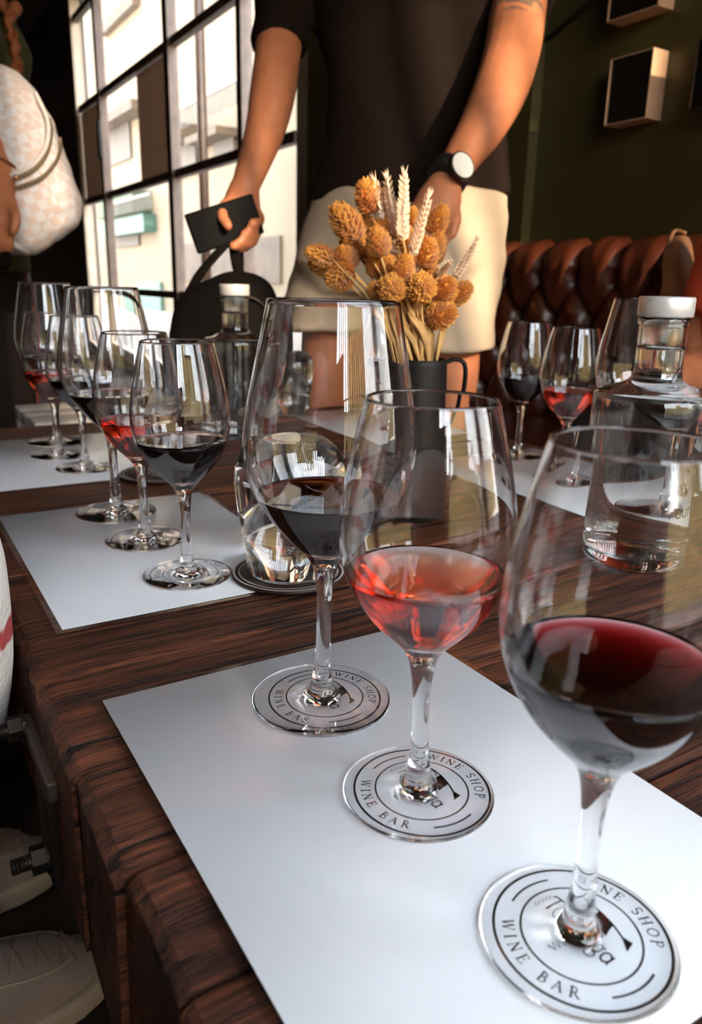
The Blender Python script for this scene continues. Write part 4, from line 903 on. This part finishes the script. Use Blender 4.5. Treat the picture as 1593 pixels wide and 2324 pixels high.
pp_, rr_ = smoothpath([G2 + rt2 * .205 + fw2 * .03 + UPZ * .84, G2 + rt2 * .212 + fw2 * .03 + UPZ * .55, G2 + rt2 * .200 + fw2 * .02 + UPZ * .12], [.004] * 3, 5); part(pl, 'piping', mesh('piping', *tube(pp_, rr_, 8)), REDP)
for s_ in (-1, 1): shoe(pl, (G2 + rt2 * s_ * .12)[:2], fw2[:2])
rng = random.Random(11); hv = []
for i in range(260):
    a = rng.uniform(0, 6.28); b = rng.uniform(-.35, 1.0); dd = Vector((math.cos(a) * math.cos(b), math.sin(a) * math.cos(b), math.sin(b)))
    if dd.dot(fw2) > .55 and dd.z < .6: continue
    hv.append(ball(h2 + Vector((dd.x * .10, dd.y * .11, dd.z * .13)), rng.uniform(.012, .022), seg=8, rings=6))
for i in range(60):
    t_ = i / 59; p = PD(18 + 22 * t_ + rng.uniform(-9, 9), 20 + 150 * t_, 1.70 + rng.uniform(-.02, .02)); hv.append(ball(p, rng.uniform(.007, .012), seg=8, rings=6))
for i in range(30): t_ = i / 29; p = (h2 + rt2 * .08).lerp(PD(18, 20, 1.70), t_) + Vector((rng.uniform(-.02, .02), rng.uniform(-.02, .02), 0)); hv.append(ball(p, .016, seg=8, rings=6))
part(pl, 'hair', remesh('hair', hv, .005, 1), mat('copper_hair', (.30, .085, .025), .6, var=.4, vscale=90, bump=.5, bscale=120))
face(pl, h2, fw2, rt2, .95)
# bracelet
bc = q(-4, 388, 1.484); pts = [bc + CR * (.037 * math.cos(t_ * 6.283 / 24)) + (FWD * .9 - CU * .35) * (.036 * math.sin(t_ * 6.283 / 24)) for t_ in range(25)]
bl_ = part(pl, 'bracelet', mesh('bracelet', *tube(pts, .0028, 8)), mat('bronze_chain', (.30, .13, .06), .35, .8, bump=.8, bscale=900)); part(bl_, 'bead', mesh('bead', *ball(q(36, 402, 1.452), .0045)), mat('gold_bead', (.9, .45, .2), .2, 1))
# checkered backpack
CHK = mat('checkered_bag', (.75, .68, .66), .8)
n = CHK.node_tree.nodes; L = CHK.node_tree.links; t = n.new('ShaderNodeTexCoord'); mp = n.new('ShaderNodeMapping'); ck = n.new('ShaderNodeTexChecker')
mp.inputs['Rotation'].default_value = (R(8), R(24), R(33)); mp.inputs['Location'].default_value = (.011, .007, .013); L.new(t.outputs['Object'], mp.inputs[0]); L.new(mp.outputs[0], ck.inputs[0]); ck.inputs['Scale'].default_value = 58
ck.inputs['Color1'].default_value = (.78, .74, .74, 1); ck.inputs['Color2'].default_value = (.74, .60, .54, 1); L.new(ck.outputs[0], n['Principled BSDF'].inputs['Base Color'])
bo = [(-190, 330), (-170, 230), (-100, 165), (-20, 152), (50, 172), (100, 235), (135, 320), (162, 392), (181, 450), (176, 500), (120, 545), (60, 577), (-40, 560), (-140, 500)]
bo2 = catmull(bo + bo[:1], 4)[:-1]; DB = 1.56; out_ = [PD(x, y, DB) for x, y in bo2]
bp = thing('checkered_backpack', 'white and pink checkered backpack with zips held above the table end', 'backpack', sum(out_, Vector()) / len(out_))
me = remesh('body', [pillow(out_, FWD, .088, 13, 2.3)], .006, 2)
displace(me, lambda c: .0035 * noise.noise(Vector((c.x * 30, c.y * 14, c.z * 40))))
part(bp, 'body', me, CHK)
ZIP = mat('zip_brass', (.30, .22, .12), .45, .6, bump=.8, bscale=600); BAND = mat('bag_white_piping', (.80, .74, .70), .7)
def onbag(x, y):   # point on the inflated front of the bag
    c = sum((Vector((a, b, 0)) for a, b in bo2), Vector()) / len(bo2); v_ = Vector((x, y, 0)) - c; s_ = max(abs(v_.x) / 190, abs(v_.y) / 215); s_ = min(.97, v_.length / max(1e-6, radial(v_, c)))
    return PD(x, y, DB - .088 * (1 - s_ ** 2.3) ** (1 / 2.3) - .003)
def radial(v_, c):
    a0 = math.atan2(v_.y, v_.x); best = min(bo2, key=lambda p: abs((math.atan2(p[1] - c.y, p[0] - c.x) - a0 + math.pi) % (2 * math.pi) - math.pi)); return math.hypot(best[0] - c.x, best[1] - c.y)
for pts, nm, rr0, mt_ in (([(-60, 398), (0, 408), (40, 403), (80, 382), (108, 345), (117, 300), (112, 270)], 'zip', .0030, ZIP), ([(-40, 428), (20, 428), (60, 418), (100, 398), (128, 365), (138, 335), (136, 312)], 'zip', .0030, ZIP), ([(-60, 392), (0, 400), (38, 394), (75, 374), (102, 338), (110, 298), (104, 262), (80, 210)], 'piping', .0042, BAND)):
    pp_, rr_ = smoothpath([onbag(*p) for p in pts], [rr0] * len(pts), 5); part(bp, nm, mesh(nm, *tube(pp_, rr_, 8)), mt_)
part(bp, 'strap', strap([(10, 535, 1.475), (35, 560, 1.49), (58, 574, 1.53)], .010, .004), BAND)
part(bp, 'carry_loop', strap([(-40, 560, 1.50), (-8, 552, 1.47), (14, 575, 1.46), (8, 604, 1.465), (-20, 606, 1.48)], .010, .005), BLACK)
# ---------------------------------------------------------------- seated person by the left edge (sleeve, trouser legs, shoes in view)
def knit_mat():
    mt = mat('red_white_knit', (.74, .70, .66), .9, bump=.8, bscale=220, bdist=.003); n = mt.node_tree.nodes; L = mt.node_tree.links; t = n.new('ShaderNodeTexCoord'); nz = n.new('ShaderNodeTexNoise'); nz.inputs['Scale'].default_value = 26; nz.inputs['Detail'].default_value = 2; L.new(t.outputs['Object'], nz.inputs['Vector'])
    wv = n.new('ShaderNodeTexWave'); wv.bands_direction = 'Z'; wv.inputs['Scale'].default_value = 4.6; wv.inputs['Distortion'].default_value = 1.5; L.new(t.outputs['Object'], wv.inputs[0]); mu = n.new('ShaderNodeMath'); mu.operation = 'MULTIPLY'; L.new(nz.outputs[0], mu.inputs[0]); L.new(wv.outputs[0], mu.inputs[1])
    rp = n.new('ShaderNodeValToRGB'); L.new(mu.outputs[0], rp.inputs[0]); k = rp.color_ramp.elements; k[0].position = .40; k[0].color = (.74, .70, .66, 1); k[1].position = .44; k[1].color = (.42, .06, .06, 1); L.new(rp.outputs[0], n['Principled BSDF'].inputs['Base Color']); return mt
KNIT = knit_mat()
hp = Vector((-.34, .74, 0)); ps = thing('person', 'seated person in red and white knit sweater, dark trousers and pale sneakers', 'person', (hp.x, hp.y, 0))
FT = [Vector((-.070, .665, 0)), Vector((-.085, .865, 0))]; FDR = [(1, .10), (1, .02)]
sk = []
h3 = Vector((-.36, .74, 1.115)); sk += head_parts(h3, Vector((1, 0, 0)), Vector((0, -1, 0)), .95); sk.append(tube([(-.36, .74, .94), h3 - UPZ * .03], [.052, .048], 14)); sk.append(ring_loft([((-.35, .74, .44), .13, .09), ((-.36, .74, .7), .13, .085), ((-.36, .74, .89), .13, .07)], Vector((0, 1, 0)), Vector((1, 0, 0))))
for k_ in (0, 1):
    f_ = FT[k_]; kn = Vector((-.03, f_.y, .46)); sk.append(tube(*smoothpath([Vector((-.34, .74 + (-.09 if k_ == 0 else .09), .46)), kn - Vector((.03, 0, .01)), kn + Vector((.005, 0, -.07)), Vector((f_.x + .0, f_.y, .10))], [(.075, .075), (.058, .058), (.052, .052), (.036, .036)], 5), 14))
RA = [Vector((-.36, .55, .90)), Vector((-.16, .455, .70)), Vector((-.027, .445, .60)), Vector((-.004, .47, .52)), Vector((.001, .53, .42)), Vector((-.006, .555, .375))]
pp_, rr_ = smoothpath(RA, [(.048,) * 2, (.042,) * 2, (.04,) * 2, (.036,) * 2, (.028,) * 2, (.026,) * 2], 4); sk.append(tube(pp_, rr_, 14))
sk.append(tube([(-.36, .93, .90), (-.25, 1.0, .66), (-.10, .88, .54)], [.048, .04, .028], 14)); sk.append(ball((-.07, .87, .53), .035, .035, .02))
hnd = Vector((-.008, .565, .345)); sk.append(ball(hnd, .02, .038, .035))
for i in range(4): sk.append(fing([hnd + Vector((.0, .02 - i * .016, -.02)), hnd + Vector((-.012, .024 - i * .017, -.055)), hnd + Vector((-.026, .022 - i * .016, -.07))], .0092, .008))
part(ps, 'body', remesh('body', sk, .006, 3), SKIN)
pp_, rr_ = smoothpath(RA[:-1], [(.075,) * 2, (.062,) * 2, (.058,) * 2, (.056,) * 2, (.047,) * 2], 4)
me = remesh('sweater', [ring_loft([((-.35, .74, .40), .20, .15), ((-.36, .74, .65), .19, .14), ((-.36, .74, .88), .20, .12), ((-.36, .74, .95), .09, .08)], Vector((0, 1, 0)), Vector((1, 0, 0))), tube(pp_, rr_, 18), tube([(-.36, .91, .89), (-.25, 1.0, .66), (-.12, .89, .55)], [.08, .06, .045], 16)], .007, 3); part(ps, 'sweater', me, KNIT)
part(ps, 'trousers', remesh('trousers', [tube(*smoothpath([Vector((-.36, .74 + (-.09 if k_ == 0 else .09), .46)), Vector((-.06, FT[k_].y, .45)), Vector((-.022, FT[k_].y, .38)), Vector((FT[k_].x + .0, FT[k_].y, .085))], [(.09, .09), (.076, .076), (.072, .072), (.062, .062)], 5), 16) for k_ in (0, 1)] + [ball((-.36, .74, .44), .13, .17, .11)], .008, 3), TROU)
part(ps, 'hair', remesh('hair', hair_cap(h3, Vector((1, 0, 0)), Vector((0, -1, 0)), .95), .006, 1), HAIR); face(ps, h3, Vector((1, 0, 0)), Vector((0, -1, 0)), .95)
for k_ in (0, 1): shoe(ps, FT[k_][:2], FDR[k_], 1.0, 'pale canvas sneaker', True)
st = thing('stool', 'dark round stool under the person in the knit sweater', 'stool', (-.36, .74, 0)); part(st, 'seat', mesh('seat', *tube([(-.36, .74, .30), (-.36, .74, .33), (-.36, .74, .345)], [.17, .18, .165], 32)), DARKWOOD)
for i in range(4): a = i * math.pi / 2 + .78; part(st, 'leg', mesh('leg', *tube([(-.36 + .12 * math.cos(a), .74 + .12 * math.sin(a), .30), (-.36 + .18 * math.cos(a), .74 + .18 * math.sin(a), 0)], .014, 10)), DARKWOOD)
# ---------------------------------------------------------------- person on the sofa in red
REDT = mat('rust_red_top', (.42, .045, .010), .85, var=.15, vscale=14, bump=.3, bscale=30, bdist=.004)
pr_ = thing('person', 'person in rust-red top seated on the leather sofa', 'person', (1.36, .78, 0))
sk = []; h4 = Vector((1.36, .76, 1.115)); X_ = Vector((0, 1, 0)); Fq = Vector((-1, 0, 0))
sk += head_parts(h4, Fq, X_, .95); sk.append(tube([(1.37, .76, .93), h4 - UPZ * .03], [.052, .048], 14)); sk.append(ring_loft([((1.38, .76, .46), .13, .08), ((1.38, .76, .7), .13, .085), ((1.37, .76, .88), .13, .07)], X_, Fq))
LA = [Vector((1.37, .86, .86)), Vector((1.345, .89, .72)), Vector((1.30, .895, .585)), Vector((1.18, .845, .565)), Vector((1.08, .80, .575))]
LA_ = [LA[0] + Vector((0, -.03, -.01))] + LA[1:]; pp_, rr_ = smoothpath(LA_, [(.044,) * 2, (.044,) * 2, (.045,) * 2, (.042,) * 2, (.03,) * 2], 5); sk.append(tube(pp_, rr_, 14)); sk.append(ball(LA[2], .045))
hn = LA[-1] + Vector((-.03, -.02, .005)); sk.append(ball(hn, .045, .034, .022))
for i in range(4): sk.append(fing([hn + Vector((-.03, .024 - i * .016, 0)), hn + Vector((-.07, .018 - i * .017, .004)), hn + Vector((-.095, .014 - i * .016, -.012))], .0095, .008))
sk.append(tube([(1.37, .59, .88), (1.33, .55, .66), (1.15, .60, .55)], [.05, .044, .03], 14)); sk.append(ball((1.12, .61, .55), .04, .03, .022))
for s_ in (-1, 1): sk.append(tube(*smoothpath([Vector((1.40, .76 + s_ * .09, .47)), Vector((1.05, .74 + s_ * .10, .475)), Vector((1.005, .74 + s_ * .10, .40)), Vector((1.0, .74 + s_ * .10, .08))], [(.07,) * 2, (.055,) * 2, (.05,) * 2, (.038,) * 2], 5), 14))
part(pr_, 'body', remesh('body', sk, .006, 3), SKIN)
pp_, rr_ = smoothpath(LA[:3], [(.085,) * 2, (.072,) * 2, (.066,) * 2], 5); pp_, rr_ = pp_[:8], rr_[:8]
part(pr_, 'top', remesh('top', [ring_loft([((1.38, .76, .40), .19, .135), ((1.38, .76, .62), .18, .13), ((1.375, .76, .86), .20, .12), ((1.37, .76, .95), .09, .08)], X_, Fq), tube(pp_, rr_, 16), tube([(1.37, .60, .87), (1.34, .555, .72)], [.085, .07], 16)], .007, 3), REDT)
part(pr_, 'trousers', remesh('trousers', [tube(*smoothpath([Vector((1.40, .76 + s_ * .09, .475)), Vector((1.05, .74 + s_ * .10, .475)), Vector((1.005, .74 + s_ * .10, .40)), Vector((1.0, .74 + s_ * .10, .10))], [(.097,) * 2, (.078,) * 2, (.072,) * 2, (.06,) * 2], 5), 16) for s_ in (-1, 1)] + [ball((1.39, .76, .46), .11, .18, .09)], .008, 3), TROU)
part(pr_, 'hair', remesh('hair', hair_cap(h4, Fq, X_, .95), .006, 1), HAIR); face(pr_, h4, Fq, X_, .95)
for s_ in (-1, 1): shoe(pr_, (1.0, .74 + s_ * .10), (-1, 0))
# tan leather bag standing against the sofa back
TAN = mat('tan_leather', (.34, .16, .075), .5, var=.2, vscale=20)
c_ = [PX(x, y, 1.47) for x, y in ((1513, 640), (1512, 590), (1522, 545), (1545, 533), (1562, 545), (1570, 640), (1570, 760), (1500, 760))]
tb = thing('tan_bag', 'tan leather bag propped against the sofa beside the rust-red top', 'bag', sum(c_, Vector()) / len(c_))
part(tb, 'body', remesh('body', [pillow([Vector(p) for p in catmull([tuple(v) for v in c_ + c_[:1]], 4)[:-1]], (1, 0, 0), .03, 9)], .006, 2), TAN)
pp_, rr_ = smoothpath([PX(1515, 560, 1.44), PX(1530, 525, 1.47), PX(1556, 530, 1.48)], [.004] * 3, 5); part(tb, 'handle', mesh('handle', *tube(pp_, rr_, 8)), TAN)
# pale bench beyond the table end
pb0 = thing('bench', 'pale wooden bench beyond the table end under the backpack', 'bench', (.36, 1.62, 0))
for k_ in range(3): part(pb0, 'slat', rbox('slat', .235, .62, 1.50 + k_ * .075, 1.57 + k_ * .075, .43, .455, .004), mat('pale_bench_wood', (.62, .54, .46), .6, var=.15, vscale=14, stretch=(.2, 1, 1)))
part(pb0, 'front_board', rbox('front_board', .235, .62, 1.485, 1.50, .30, .455, .003), MATS['pale_bench_wood'])
for x in (.25, .60):
    for y in (1.52, 1.70): part(pb0, 'leg', rbox('leg', x - .015, x + .015, y - .015, y + .015, 0, .43, .003), MATS['pale_bench_wood'])
